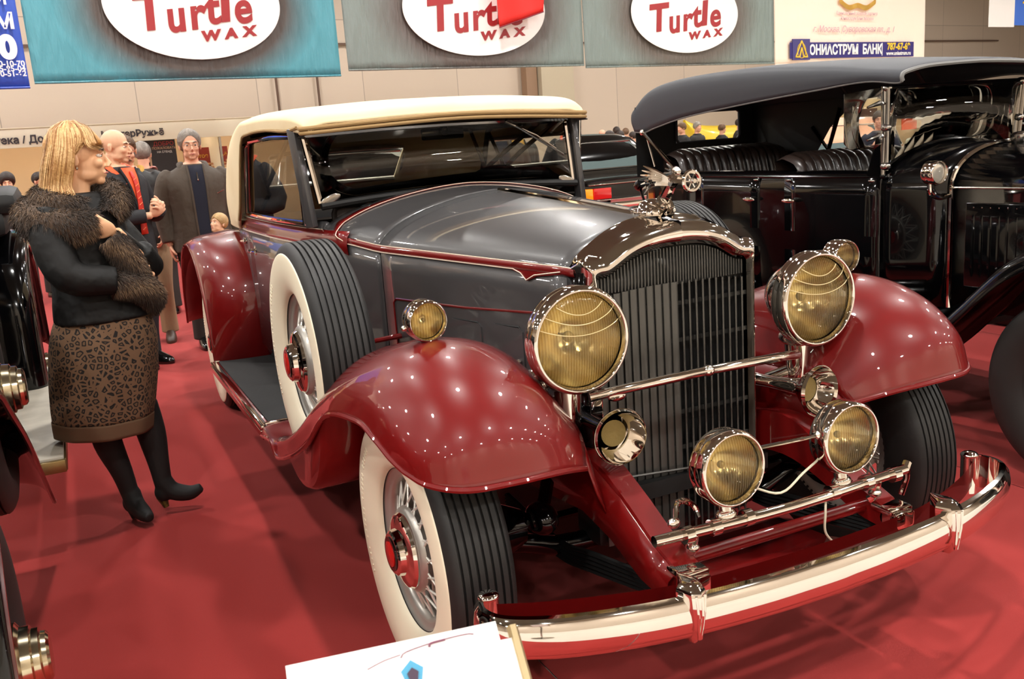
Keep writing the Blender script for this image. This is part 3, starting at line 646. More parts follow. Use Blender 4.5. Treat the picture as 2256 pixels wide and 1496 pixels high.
# ---------------------------------------------------------------- lamps
for s in (-1,1):
    make_lamp('headlamp',car,(s*.401,-.262,.969),.125,.185,(s*.02,-1,.0),.017,lens=LENS,arcs=True)
    M=MB(); M.tube([(s*.401,-.17,.84),(s*.401,-.17,.72)],[.040,.032],16); M.ell((s*.401,-.17,.842),(.055,.06,.03)); 
    M.ell((s*.47,-.12,.845),(.055,.045,.035)); M.tube([(s*.401,-.17,.74),(s*.35,-.10,.70)],.025,10); M.tube([(s*.401,-.18,.78),(s*.50,-.08,.80),(s*.56,.0,.80)],.016,10)
    M.build('headlamp_bracket',CHROME,car)
    fl=make_lamp('wing_lamp',car,(s*.732,-.035,1.036),.047,.085,(0,-1,.0),.009)
    M=MB(); M.tube([(s*.732,-.005,.995),(s*.732,-.005,.960)],.008,8); M.lathe([(.030,0),(.026,.010),(.010,.016),(0,.018)],(s*.732,-.005,.962),(0,0,1),24); M.ell((s*(.732+.055),.0,1.02),(.008,.008,.008)); M.build('lamp_stem',CHROME,car)
    make_lamp('fog_lamp',car,(s*.190,-.595,.674),.083,.115,(0,-1,.03),.013)
    M=MB(); M.tube([(s*.19,-.555,.590),(s*.19,-.565,.545)],.018,10); M.ell((s*.19,-.565,.545),(.03,.022,.02)); M.ell((s*.19,-.555,.585),(.035,.03,.018)); M.build('fog_lamp_bracket',CHROME,car)
    # trumpet horn
    h=empty('horn',(s*.338,-.328,.715),0,parent=car)
    M=MB(); M.lathe([(.074,.0),(.070,.010),(.066,-.004),(.050,-.030),(.036,-.050),(.030,-.062),(.034,-.058),(.040,-.050),(.055,-.030),(.068,-.006),(.076,.0)],(0,0,0),(s*.10,-1,.04),48); M.build('horn_bell',CHROME,h,60)
    M=MB(); M.lathe([(.036,-.052),(.026,-.08),(.021,-.14),(.019,-.20),(.022,-.26),(.03,-.28),(0,-.30)],(0,0,0),(s*.10,-1,.04),24,sm=2); M.build('horn_tube',BLACKP if s<0 else CHROME,h,60)
    M=MB(); M.lathe([(.036,-.040),(.02,-.036),(0,-.034)],(0,0,0),(s*.10,-1,.04),24); M.build('horn_grille',mat('brass_mesh',(140,120,70),.5,.6,bump=(400,.8,.003)),h)
M=MB(); M.tube([(-.36,-.215,.80),(-.25,-.240,.812),(0,-.255,.820),(.25,-.240,.812),(.36,-.215,.80)],.014,12,sm=4); M.ell((0,-.256,.820),(.022,.017,.017)); M.ell((-.285,-.235,.795),(.03,.012,.016))
M.build('lamp_tie_bar',CHROME,car)
# lamp bar with clamps
M=MB(); M.tube([(-.410,-.575,.535),(0,-.590,.530),(.410,-.575,.535)],.014,12,sm=4); lb=M.build('fog_lamp_bar',CHROME,car)
M=MB()
M=None
for x in (-.32,-.24,-.14,.14,.26,.36): M=MB(); M.tube([(x-.012,-.583,.533),(x+.012,-.583,.533)],.021,12); M.build('bar_clamp',CHROME,lb)
for x in (-.30,.30): M=MB(); M.tube([(x,-.583,.53),(x,-.57,.48),(x*.98,-.56,.47)],.012,8); M.ell((x,-.575,.492),(.018,.018,.014)); M.build('bar_bracket',CHROME,lb)
M=MB(); M.tube([(.410,-.575,.535),(.425,-.57,.55)],.012,8); M.tube([(.425,-.57,.55),(.43,-.565,.50),(.415,-.56,.455)],[.009,.007,.008],8); M.build('bar_end_link',CHROME,lb)
M=MB(); M.tube([(-.33,-.55,.55),(-.30,-.52,.59),(-.25,-.51,.57),(-.245,-.53,.54)],[.006,.008,.008,.006],8,sm=3); M.ell((-.335,-.55,.555),(.018,.012,.014)); M.build('bar_loop',CHROME,lb)
M=MB(); M.tube([(-.105,-.57,.70),(.105,-.575,.695)],.005,6); M.ell((.10,-.575,.695),(.012,.01,.012)); M.build('lamp_stay',CHROME,car)
M=MB(); M.tube([(-.11,-.56,.60),(-.02,-.57,.565),(.06,-.565,.60),(.14,-.55,.625)],.0032,6,sm=5); M.tube([(.12,-.58,.53),(.10,-.60,.49),(.10,-.60,.44),(.13,-.60,.40)],.0032,6,sm=5); M.build('lamp_cable',mat('white_cable',(215,205,180),.5),car)
# ---------------------------------------------------------------- chassis front
for s in (-1,1):
    M=MB(); pts=[(-.600,.400,.462),(-.50,.415,.500),(-.36,.470,.575),(-.22,.50,.625),(.0,.48,.60),(.5,.46,.56)]
    secs=[]
    for y,z0,z1 in pts: secs.append([(s*.300,y,z1),(s*.362,y,z1-.004),(s*.368,y,z1-.014),(s*.368,y,z0),(s*.300,y,z0)])
    M.loft(secs,sm=4); fr=M.build('frame_horn',MAROON,car,35)
    M=MB(); M.box((s*.334,-.600,.452),(.080,.075,.022),.008); M.tube([(s*.30,-.615,.430),(s*.37,-.615,.430)],.022,12); M.box((s*.334,-.635,.43),(.07,.03,.05),.01); M.build('spring_shackle',CHROME,fr)
    # flared apron between the horn and the wing (outer sweep)
    M=MB(); M.grid([[(s*.368,y,z1-.01),(s*.385,y+.01,z0+.03),(s*.39,y+.02,z0-.02)] for y,z0,z1 in pts]); M.build('horn_apron',MAROON,fr,50,sol=.004)
    M=MB()
    for k in range(5): M.tube([(s*.34,-.60+.01*k,.40-.012*k),(s*.36,-.2,.34-.013*k),(s*.37,.0,.31-.012*k),(s*.37,.35,.34-.012*k)],.012,6,sm=4,asp=.5)
    M.build('leaf_spring',BLACKM,car)
    M=MB(); M.tube([(s*.5,-.03,.40),(s*.68,-.01,.40)],[.05,.13],20); M.tube([(s*.66,-.0,.40),(s*.70,0,.40)],.15,28); M.ell((s*.50,-.16,.47),(.045,.06,.045)); M.tube([(s*.50,-.16,.47),(s*.42,-.05,.52)],.02,8); M.build('brake_drum',BLACKP,car)
M=MB(); M.tube([(-.66,.0,.39),(-.45,0,.32),(-.3,0,.29),(.3,0,.29),(.45,0,.32),(.66,0,.39)],.03,10,sm=3); M.tube([(-.6,.12,.33),(.6,.12,.33)],.014,8); M.build('front_axle',BLACKP,car)
M=MB(); M.tube([(-.66,3.49,.40),(.66,3.49,.40)],.045,10); M.ell((0,3.49,.40),(.15,.14,.15)); M.build('rear_axle',BLACKM,car)
# front dust apron and cross member
M=MB(); M.grid([[(x,-.20,.285),(x,-.40,.30),(x,-.56,.34)][:3] for k,x in enumerate(np.linspace(-.30,.30,2))]); M.build('dust_apron',MAROON,car,40,sol=.005)
M=MB(); M.tube([(-.30,-.53,.44),(.30,-.53,.44)],.017,10); M.build('cross_tube',MAROON,car)
M=MB(); M.box((0,-.02,.34),(.56,.14,.10),.02); M.build('radiator_base',BLACKM,car)
# ---------------------------------------------------------------- bumper
bp=empty('bumper',(0,0,0),0,parent=car)
bx=[(-.815,-.475),(-.828,-.52),(-.80,-.575),(-.70,-.635),(-.55,-.685),(-.40,-.715),(-.2,-.735),(0,-.742)]
bx=cr([(x,y,0) for x,y in bx],5)[:,:2]; bx=np.vstack([bx,[(-x,y) for x,y in bx[::-1][1:]]])
sec=[(.0,.100),(-.012,.098),(-.022,.085),(-.027,.062),(-.026,.040),(-.020,.015),(-.010,.0),(.0,-.003),(.004,.02),(.002,.07)]
M=MB(); A=[]
for i,(x,y) in enumerate(bx):
    a=bx[max(0,i-1)]; b=bx[min(len(bx)-1,i+1)]; t=np.array([b[0]-a[0],b[1]-a[1]]); t/=np.linalg.norm(t); n=np.array([-t[1],t[0]])
    A.append([(x-o*n[0]*1,y-o*n[1]*1,.362+h) for o,h in [( -q[0],q[1]) for q in sec]] if False else [(x+q[0]*(n[0]),y+q[0]*n[1],.362+q[1]) for q in sec])
M.loft(A,cap=True); M.build('bumper_blade',CHROME,bp,35)
for s in (-1,1):
    M=MB(); M.tube([(s*.800,-.470,.345),(s*.800,-.470,.462)],.024,18); M.ell((s*.800,-.470,.462),(.026,.026,.012)); M.build('bumper_end',CHROME,bp)
    M=MB()  # pointed guard
    secs=[]
    for z,wd,d in ((.345,.006,.020),(.37,.014,.040),(.41,.024,.050),(.45,.032,.055),(.475,.034,.052),(.49,.026,.035),(.495,.012,.018)):
        c0=s*.409; y0=-.705
        secs.append([(c0-wd,y0,z),(c0-wd*.6,y0-d*.75,z),(c0,y0-d,z),(c0+wd*.6,y0-d*.75,z),(c0+wd,y0,z),(c0,y0+.045,z)])
    M.loft(secs,sm=3); M.build('bumper_guard',CHROME,bp,30)
    M=MB()
    for k in (-.5,0,.5): M.tube([(s*.409+.02*k*1.2,-.757+abs(k)*.012,.475),(s*.409+.016*k,-.758+abs(k)*.012,.43),(s*.409+.006*k,-.745,.365)],.0035,5,sm=2)
    M.build('guard_rib',CHROME,bp)
M=MB(); A=[(-.79,-.49),(-.68,-.545),(-.5,-.61),(-.34,-.645),(0,-.66),(.34,-.645),(.5,-.61),(.68,-.545),(.79,-.49)]
M.tube([(x,y,.41) for x,y in cr([(x,y,0) for x,y in A],4)[:,:2]],.038,8,asp=.16,nrm=(0,0,1)); M.build('bumper_back_bar',MAROON,bp,60)
# ---------------------------------------------------------------- banners
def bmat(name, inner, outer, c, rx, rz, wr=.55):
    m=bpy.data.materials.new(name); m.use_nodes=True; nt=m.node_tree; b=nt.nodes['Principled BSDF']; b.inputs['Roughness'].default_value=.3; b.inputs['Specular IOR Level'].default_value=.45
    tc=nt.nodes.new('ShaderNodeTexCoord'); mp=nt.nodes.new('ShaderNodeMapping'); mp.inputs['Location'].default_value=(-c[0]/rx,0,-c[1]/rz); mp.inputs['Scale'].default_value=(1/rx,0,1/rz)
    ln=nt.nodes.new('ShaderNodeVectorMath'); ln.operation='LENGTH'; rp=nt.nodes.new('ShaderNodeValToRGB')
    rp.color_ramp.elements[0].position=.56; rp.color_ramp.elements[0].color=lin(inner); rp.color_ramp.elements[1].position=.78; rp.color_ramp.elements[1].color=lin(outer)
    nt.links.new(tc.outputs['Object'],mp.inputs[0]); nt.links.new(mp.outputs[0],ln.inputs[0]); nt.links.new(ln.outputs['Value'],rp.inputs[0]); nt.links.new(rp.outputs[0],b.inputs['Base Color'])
    n=nt.nodes.new('ShaderNodeTexNoise'); n.inputs['Scale'].default_value=1; n.inputs['Detail'].default_value=5; m2=nt.nodes.new('ShaderNodeMapping'); m2.inputs['Scale'].default_value=(9,9,1.4); m2.inputs['Rotation'].default_value=(0,.25,0)
    nt.links.new(tc.outputs['Object'],m2.inputs[0]); nt.links.new(m2.outputs[0],n.inputs['Vector']); bu=nt.nodes.new('ShaderNodeBump'); bu.inputs['Strength'].default_value=wr; bu.inputs['Distance'].default_value=.12
    nt.links.new(n.outputs['Fac'],bu.inputs['Height']); nt.links.new(bu.outputs['Normal'],b.inputs['Normal'])
    return m
WHITEV=mat('white_vinyl',(246,240,236),.4,bump=(5,.25,.05)); REDT=mat('red_print',(158,40,44),.4); NAVY=mat('navy_print',(52,44,112),.4); YEL=mat('yellow_print',(236,196,60),.4)
WHT=mat('white_print',(240,238,236),.4); DKT=mat('dark_lettering',(58,52,56),.5); PINKP=mat('pale_pink_print',(206,160,170),.5)
def banner(name,x0,x1,z0,z1,m,label,group=None,fold=.03,sk=0):
    b=empty(name,(x0,16+K*x0,z0),KA,label,'banner',group)
    Wd=(x1-x0)*math.sqrt(1+K*K); A=[]
    for u in np.linspace(0,1,60): A.append([(u*Wd+sk*(1-v)*0,fold*math.sin(u*23+v*2)*(.5+.5*math.sin(u*7)),v*(z1-z0)) for v in np.linspace(0,1,14)])
    M=MB(); M.grid(A); M.build('banner_sheet',m,b,80,sol=.006)
    M=MB(); M.tube([(0,0,z1-z0),(Wd,0,z1-z0)],.03,8); M.tube([(.1,0,z1-z0),(.1,0,9.6-z0)],.008,5); M.tube([(Wd-.1,0,z1-z0),(Wd-.1,0,9.6-z0)],.008,5); M.build('hanging_rail',DCHROME,b)
    M=MB(); M.tube([(0,-.02,.02),(Wd,-.02,.02)],.018,6); M.build('bottom_hem',m,b)
    return b,Wd
def oval(b,c,rx,rz):
    M=MB(); P=[(c[0]+rx*math.cos(a),-.075,c[1]+rz*math.sin(a)) for a in np.linspace(0,2*PI,72,endpoint=False)]
    M.prism(P,(0,.01,0)); return M.build('white_oval',WHITEV,b)
CS=math.sqrt(1+K*K)
TEAL=(86,156,170); GREYT=(128,140,136)
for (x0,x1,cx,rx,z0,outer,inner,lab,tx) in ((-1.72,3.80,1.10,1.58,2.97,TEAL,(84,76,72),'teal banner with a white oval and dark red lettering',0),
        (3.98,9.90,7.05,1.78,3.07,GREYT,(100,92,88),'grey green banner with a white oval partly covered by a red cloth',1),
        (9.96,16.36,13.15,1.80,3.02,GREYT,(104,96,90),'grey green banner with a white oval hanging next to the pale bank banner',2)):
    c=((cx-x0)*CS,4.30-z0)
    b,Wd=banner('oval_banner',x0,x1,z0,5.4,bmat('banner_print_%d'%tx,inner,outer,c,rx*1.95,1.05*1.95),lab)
    oval(b,c,rx*CS,.97)
    k=rx/1.58; ox=c[0]
    # lettering drawn in the plane of the banner, rising to the right
    rot=(PI/2,-.07,0)
    rr_=(PI/2,-.11,0)
    for ch,px_,pz_,sz,sxx in (('T',-.86,-.25,.88,1.0),('u',-.40,-.31,.80,.88),('r',-.02,-.26,.80,.95),('t',.27,-.17,.80,.95),('l',.50,-.12,.80,1.2),('e',.84,-.15,.80,.90)):
        txt('banner_lettering',ch,sz,REDT,b,(ox+px_*k,-.085,pz_+c[1]+.08),rr_,off=.030 if ch in 'Tl' else .022,shear=.16,sx=sxx*k)
    for ch,px_,pz_ in (('W',.20,-.56),('A',.58,-.52),('X',.93,-.48)):
        txt('banner_lettering',ch,.24,REDT,b,(ox+px_*k,-.085,pz_+c[1]),rr_,off=.014,shear=.16,sx=1.3*k)
# red cloth hanging in front of the second oval
t=empty('red_cloth',(7.45,15.9+K*7.45-.25,3.9),KA,'plain red cloth hanging over the middle oval banner','cloth')
M=MB(); A=[]
for u in np.linspace(0,1,16): A.append([(u*1.27*(.94+.06*v),.03*math.sin(u*9+v*3)-.02,-.02+.34*u*(1-v)+v*1.45) for v in np.linspace(0,1,10)])
M.grid(A); M.build('cloth_sheet',mat('red_cloth',(226,34,26),.6),t,80,sol=.006)
M=MB(); M.tube([(p[0][0],p[0][1]-.01,p[0][2]) for p in A],.014,6); M.build('cloth_hem',mat('dark_hem',(120,20,40),.6),t)
# bank banner
b,Wd=banner('bank_banner',16.42,23.1,2.98,5.4,mat('cream_vinyl',(250,226,208),.45,bump=(2.2,.5,.08)),'pale cream bank banner with a navy strip and yellow phone number',fold=.02)
def on(x,z): return ((x-16.42)*CS,-.07,z-2.98)
M=MB(); a=on(16.96,3.14); c=on(22.5,3.57); M.box(((a[0]+c[0])/2,-.05,(a[2]+c[2])/2),(c[0]-a[0],.02,c[2]-a[2])); M.build('navy_strip',NAVY,b)
M=MB(); a=on(17.4,3.38); M.box((a[0],-.06,a[2]),(.72,.03,.56)); lg=M.build('logo_plate',mat('logo_navy',(70,64,120),.4),b)
M=MB()
for (p,q) in (((0,.23),(-.24,-.20)),((-.24,-.20),(-.08,-.20)),((0,.23),(.24,-.20)),((.24,-.20),(.08,-.20)),((-.08,-.20),(0,.05)),((.08,-.20),(0,.05))):
    M.tube([(a[0]+p[0],-.085,a[2]+p[1]),(a[0]+q[0],-.085,a[2]+q[1])],.02,6)
M.tube([(a[0]+.17*math.cos(t_),-.083,a[2]-.03+.2*math.sin(t_)) for t_ in np.linspace(0,2*PI,24,endpoint=False)],.008,5,closed=True); M.build('logo_sign',YEL,lg)
txt('bank_lettering','ЮНИАСТРУМ  БАНК',.36,WHT,b,on(19.3,3.35),off=.014,sx=.92)
txt('phone_number','787-67-69',.27,YEL,b,on(21.75,3.43),off=.010)
txt('web_address','www.uniastrum.ru',.16,WHT,b,on(21.75,3.24),off=.004)
M=MB(); q=on(20.95,3.36); M.box((q[0],-.07,q[2]),(.02,.02,.36)); M.build('divider_line',WHT,b)
txt('script_line','г. Москва, Суворовская пл., д. 1',.24,PINKP,b,on(19.7,3.92),shear=.35)
txt('small_print','Единственный золотой партнер',.12,PINKP,b,on(19.8,4.36)); txt('small_print','Юниаструм Банк Москва',.12,PINKP,b,on(19.8,4.22))
M=MB(); M.tube([(on(19.0,4.72)[0],-.08,on(0,4.70)[2]),(on(19.4,0)[0],-.08,on(0,4.52)[2]),(on(19.8,0)[0],-.08,on(0,4.58)[2]),(on(20.2,0)[0],-.08,on(0,4.52)[2]),(on(20.6,0)[0],-.08,on(0,4.70)[2])],.07,6,sm=4,asp=.3,nrm=(0,0,1)); M.build('ribbon_crest',mat('gold_print',(222,178,80),.5),b)
# blue banner far left, and blue/white one far right
b,Wd=banner('blue_banner',-5.6,-1.80,2.90,5.4,mat('blue_vinyl',(52,86,188),.45,bump=(3,.4,.06)),'blue banner with white phone numbers at the left end of the row',fold=.015)
def ob(x,z): return ((x+5.6)*CS,-.07,z-2.90)
txt('banner_lettering','М',.34,WHT,b,ob(-2.02,3.97),off=.012); txt('banner_lettering','70',.50,WHT,b,ob(-2.16,3.55),off=.03)
for z,s_ in ((3.30,'740-10-70'),(3.23-.01,'995-85-04'),(3.14,'710-51-62')): txt('phone_number',s_,.125,WHT,b,ob(-2.08,z+.0),off=.003)
txt('banner_lettering','И',.24,WHT,b,ob(-2.02,4.32),off=.008)
b=empty('blue_white_banner',(26.58,16+K*26.58,4.03),KA,'small blue and white banner hanging at the right end of the hall','banner')
M=MB(); M.box((.75,0,.8),(1.5,.02,1.6)); M.build('white_panel',WHITEV,b); M=MB(); M.box((3.4,0,.86),(3.8,.02,1.6)); M.build('blue_panel',mat('blue_vinyl'+'2',(64,110,205),.45),b)
txt('banner_lettering','УСЛУГИ',.5,YEL,b,(2.9,-.03,.92),off=.01,shear=.2)
# ---------------------------------------------------------------- booths along the far wall
BM=mat('booth_white',(236,226,200),.6); BW=mat('booth_wall',(240,214,180),.7)
def booth(x0,x1,label,name='exhibition_booth'):
    t=empty(name,(x0,19+K*x0,0),KA,label,'booth'); Wd=(x1-x0)*CS
    M=MB(); M.box((Wd/2,0,2.19),(Wd,.06,.36),.005); f=M.build('fascia',BM,t)
    M=MB(); M.box((Wd/2,2.2,1.2),(Wd,.05,2.4)); M.build('back_panel',BW,t)
    M=MB(); M.box((Wd/2,1.1,2.39),(Wd,2.3,.02)); M.build('booth_roof',BM,t)
    n=int(Wd/3)+1
    for i in range(n*2):
        M=MB(); M.tube([(Wd*(i+.5)/(n*2),.9,2.37),(Wd*(i+.5)/(n*2),.9,2.34)],.07,14); M.build('spot_lamp',mat('booth_lamp_glow',(255,236,210),.5,emit=((255,232,206),80.0)),t)
    for i in range(n+1):
        M=MB(); M.box((Wd*i/n,.02,1.0),(.05,.05,2.0)); M.build('post',DCHROME,t)
        M=MB(); M.box((Wd*i/n,1.1,1.2),(.04,2.1,2.4)); M.build('side_panel',BM,t)
    return t
t=booth(-6.0,9.4,'cream exhibition booth with Cyrillic fascia lettering behind the group of men')
def of(x,z): return ((x+6.0)*CS,-.045,z)
txt('fascia_lettering','тека / Доля',.20,DKT,t,of(-2.08,2.155),off=.006,sx=.98); txt('fascia_lettering','МастерРужьё',.185,DKT,t,of(-.08,2.165),off=.006,sx=1.0)
M=MB(); q=of(.42,1.55); M.box((q[0]+.02,.35,q[2]),(.78,.03,1.0)); po=M.build('dark_poster',mat('black_poster',(28,22,22),.4),t)
M=MB(); M.tube([(q[0]-.15,.33,1.35),(q[0]-.15,.33,1.62)],.02,8); M.lathe([(.02,0),(.004,.28)],(q[0]-.15,.33,1.62),(0,0,1),8); M.build('rocket_shape',mat('poster_tan',(190,150,120),.5),po)
txt('poster_lettering','ДОБРО',.12,REDT,po,(q[0]+.16,.325,1.93)); txt('poster_lettering','ПОЖАЛОВАТЬ',.07,mat('poster_tan',(190,150,120),.5),po,(q[0]+.16,.325,1.84)); txt('poster_lettering','НА СТЕНД',.06,WHT,po,(q[0]+.16,.325,1.76))
M=MB(); q=of(1.6,1.6); M.box((q[0],.9,q[2]),(1.0,.03,.42)); rp_=M.build('red_poster',mat('red_poster',(150,52,40),.5),t)
txt('poster_lettering','Золотое ружьё',.13,YEL,rp_,(q[0],.87,1.62))
M=MB(); M.box((q[0],.8,1.36),(1.2,.35,.03)); 
for i in range(5): M.tube([(q[0]-.5+.22*i,.7,1.38+.03*i%2),(q[0]-.2+.2*i,.7,1.43)],.025,6)
M.build('display_shelf',mat('shelf_wood',(196,150,110),.6),t)
t=booth(22.5,33.0,'distant cream exhibition booth seen through the black tourer windscreen')
def og(x,z): return ((x-22.5)*CS,-.045,z)
txt('fascia_lettering','кий мир',.30,DKT,t,og(25.1,2.10),off=.006); txt('fascia_lettering','Вариации УК',.30,DKT,t,og(27.4,2.10),off=.006)
M=MB(); q=og(24.6,1.3); M.box((q[0],.4,q[2]),(1.5,.03,.8)); M.build('dark_display',mat('brown_display',(84,60,50),.6),t)
M=MB(); q=og(27.0,1.3); M.box((q[0],.4,q[2]),(.9,.03,.9)); M.build('red_display',mat('orange_display',(226,92,50),.6),t)
# square column on the far wall
M=MB(); 
M.box((0,0,5),(.42,.3,10)); c1=M.build('column_back',mat('brown_column',(150,120,96),.7)); c1.location=(12.6,23.9+K*12.6-.1,0); c1.rotation_euler=(0,0,KA); struct(c1)
M=MB(); M.box((0,0,5),(1.3,.5,10)); c1=M.build('column_back',mat('grey_column',(190,176,152),.7)); c1.location=(13.5,23.9+K*13.5-.2,0); c1.rotation_euler=(0,0,KA); struct(c1)
for i,x in enumerate((4.2,5.4)):
    M=MB(); M.box((0,0,5),(.05,.06,10)); c1=M.build('trim_%d'%(i+1),mat('dark_trim',(96,72,58),.6)); c1.location=(x,23.9+K*x-.03,0); c1.rotation_euler=(0,0,KA); struct(c1)
M=MB(); M.box((0,0,0),(60,.05,.06)); c1=M.build('trim_3',mat('dark_trim',(96,72,58),.6)); c1.location=(10,23.97+K*10-.05,3.62+.9); c1.rotation_euler=(0,0,KA); struct(c1)
# ---------------------------------------------------------------- information sign in the foreground
def sgn():
    t=empty('information_stand',(0,0,0),0,'blurred white information board on a stand in front of the maroon car','sign')
    A_=Vector((-1.413,-1.446,1.0)); B_=Vector((-1.204,-1.480,1.0)); 
    ex=(B_-A_).normalized(); ez=Vector((-.13,-.62,-.55)); ez=(ez-ex*ez.dot(ex)).normalized(); en=ex.cross(-ez).normalized()
    Wd=(B_-A_).length; Hh=.16
    def P(u,v,o=0): return tuple(A_+ex*u*Wd+ez*v*Hh+en*o)
    PW=mat('white_paper',(250,246,242),.5,spec=.3)
    M=MB(); M.add([P(0,0,.004),P(1,0,.004),P(1,1,.004),P(0,1,.004),P(0,0,-.004),P(1,0,-.004),P(1,1,-.004),P(0,1,-.004)],[(0,1,2,3),(7,6,5,4),(0,4,5,1),(1,5,6,2),(2,6,7,3),(3,7,4,0)])
    b=M.build('sign_board',PW,t)
    M=MB(); M.add([P(.02,.10,-.010),P(1.085,.10,-.010),P(1.085,1,-.010),P(.02,1,-.010)],[(0,1,2,3)]); M.build('backing_sheet',PW,t,sol=.002)
    M=MB(); M.tube([P(.36,.13,.0052),P(.44,.10,.0052),P(.52,.085,.0052)],.0005,5,sm=4); M.tube([P(.52,.105,.0052),P(.55,.075,.0052),P(.70,.05,.0052),P(.84,.045,.0052),P(.88,.055,.0052)],.0006,5,sm=3); M.tube([P(.66,.075,.0052),P(.67,.055,.0052),P(.74,.05,.0052)],.0012,5,sm=3); M.build('car_drawing',mat('drawing_ink',(120,70,90),.5),b)
    M=MB(); M.prism([P(.56+.055*math.cos(a),.215+.085*math.sin(a),.0045) for a in np.linspace(-PI/2,3*PI/2,6)[:-1]],en*.001); M.build('badge_emblem',mat('badge_blue',(70,150,185),.5),b)
    M=MB(); M.prism([P(.56+.028*math.cos(a),.225+.045*math.sin(a),.0060) for a in np.linspace(-PI/2,3*PI/2,6)[:-1]],en*.001); M.build('badge_centre',mat('badge_dark',(60,40,60),.5),b)
    q=(Vector(P(.5,1,-.01))); M=MB(); M.tube([tuple(q),(q.x,q.y-.02,q.z-.1),(q.x,q.y-.02,.02)],.012,10); M.lathe([(0,.0),(.15,.0),(.15,.012),(.02,.022),(0,.022)],(q.x,q.y-.02,.0),(0,0,1),32); M.build('stand_pole',DCHROME,t)
    M=MB(); M.tube([P(1.09,.02,-.012),P(1.09,1,-.012)],.006,6); M.tube([P(-.02,.15,-.006),P(-.02,1,-.006)],.006,6); M.build('frame_edge',mat('brass_frame',(190,170,130),.3,.7),t)
sgn()
# ---------------------------------------------------------------- black touring car on the right
tc_=empty('touring_car',(2.47,-.13,0),0,'black open touring car with raised canvas hood at the right','car')
def put(M,name,m,par=tc_,**k): return M.build(name,m,par,**k)
def thw(y): return float(np.interp(y,[-.75,0,.80,1.12,1.5,2.6,3.0,3.3],[.29,.31,.365,.475,.492,.492,.46,.36]))  # y local = world+.13
def tz(y): return 1.20
# body side, front seat to tail
A=[]
for y in np.linspace(1.12,3.28,20):
    W=thw(y); A.append([(-(W-.05),y,.42),(-(W-.005),y,.55),(-W-.004,y,.80),(-W-.002,y,1.05),(-W,y,1.15),(-(W-.015),y,1.195),(-(W-.05),y,1.21)])
A=surf(np.array(A),2,3); M=MB(); M.grid(A); B2=A.copy(); B2[:,:,0]*=-1; M.grid(B2,flip=True); M.grid([A[-1]*(1-k)+B2[-1]*k+np.array([0,.10*math.sin(PI*k)**.6,0]) for k in np.linspace(0,1,8)])
body=put(M,'body',BLACKP,sol=.02,ang=45)
for s in (-1,1):
    for (ya,yb) in ((1.14,1.76),(1.96,2.55)):
        M=MB(); M.grid([[(s*(thw(y)+.008),y,z) for z in (.50,.8,1.1,1.185)] for y in np.linspace(ya,yb,8)]); d=put(M,'door',BLACKP,sol=.012)
        yy=yb-.06 if ya<1.5 else ya+.06
        M=MB(); M.ell((s*(thw(yy)+.045),yy,1.065),(.010,.050,.013)); M.tube([(s*thw(yy),yy,1.065),(s*(thw(yy)+.045),yy,1.065)],.010,8); M.build('door_handle',CHROME,d)
        M=MB(); 
        for q in (ya+.03,yb-.03): M.ell((s*(thw(q)+.012),q,1.172),(.010,.022,.008))
        M.build('cap_fastener',DCHROME,d)
    M=MB(); M.tube([(s*(thw(y)+.006),y,1.19) for y in np.linspace(1.1,3.1,12)],.010,8); put(M,'belt_bead',BLACKP)
    M=MB(); M.tube([(s*(thw(y)+.004),y,.76-.0*(y-2)) for y in np.linspace(1.0,2.9,12)],.007,6); put(M,'side_bead',BLACKP)
# cowl and hood
def tsec(y,zt,zs=1.14,zlow=.58,n=12):
    W=thw(y); R=[(-W,y,zlow),(-W,y,.8),(-W,y,1.0),(-W,y,zs-.02)]
    for t in np.linspace(0,1,n):
        a=t*PI/2; R.append((-W*math.cos(a)**(2/2.1),y,zs+(zt-zs)*math.sin(a)**(2/2.1)))
    return R
def both(A): A=np.array(A); B=A.copy(); B[:,:,0]*=-1; return np.concatenate([A,B[:,::-1][:,1:]],1)
M=MB(); M.grid(both([tsec(y,zt) for y,zt in ((.83,1.315),(.92,1.325),(1.0,1.333),(1.07,1.338),(1.13,1.34))])); cw=put(M,'cowl',BLACKP,sol=.008,ang=50)
M=MB(); M.grid(both([tsec(y,zt) for y,zt in ((-.70,1.27),(-.3,1.285),(.2,1.30),(.80,1.312))])); hd=put(M,'hood',BLACKP,sol=.008,ang=50)
M=MB(); M.tube([p for p in both([tsec(.815,1.320)])[0]],.012,8); M.build('hood_band',CHROME,hd)
M=MB(); M.tube([(-thw(y)-.004,y,1.135) for y in (-.7,.2,.8)],.005,6); M.build('hood_hinge',DCHROME,hd)
for s in (-1,1):
    M=MB(); M.box((s*(.352),.37,.88),(.012,.72,.38),.005,rot=(0,0,s*.065*-1)); lp_=M.build('louvre_panel',BLACKP,hd)
    for k in range(17):
        M=MB(); y=.05+.04*k; M.tube([(s*(thw(y)+.010),y,.72),(s*(thw(y)+.018),y,.76),(s*(thw(y)+.018),y,1.00),(s*(thw(y)+.010),y,1.03)],.009,6); M.build('louvre',BLACKP,lp_)
    M=MB()
    for k in range(17): y=.05+.04*k; M.ell((s*(thw(y)+.016),y,1.05),(.007,.007,.007),u=8,v=6)
    M.build('rivet_row',DCHROME,lp_)
    # cowl lamp with bracket
    make_lamp('cowl_lamp',tc_,(s*.53,.755,1.215),.045,.085,(0,-1,0),.008,lens=GLASS if False else mat('clear_lens',(220,214,200),.08,.55,1))
    M=MB(); M.tube([(s*.53,.80,1.165),(s*.52,.80,1.12),(s*.45,.81,1.095),(s*.37,.815,1.10)],.010,8,sm=4); put(M,'lamp_bracket',CHROME)
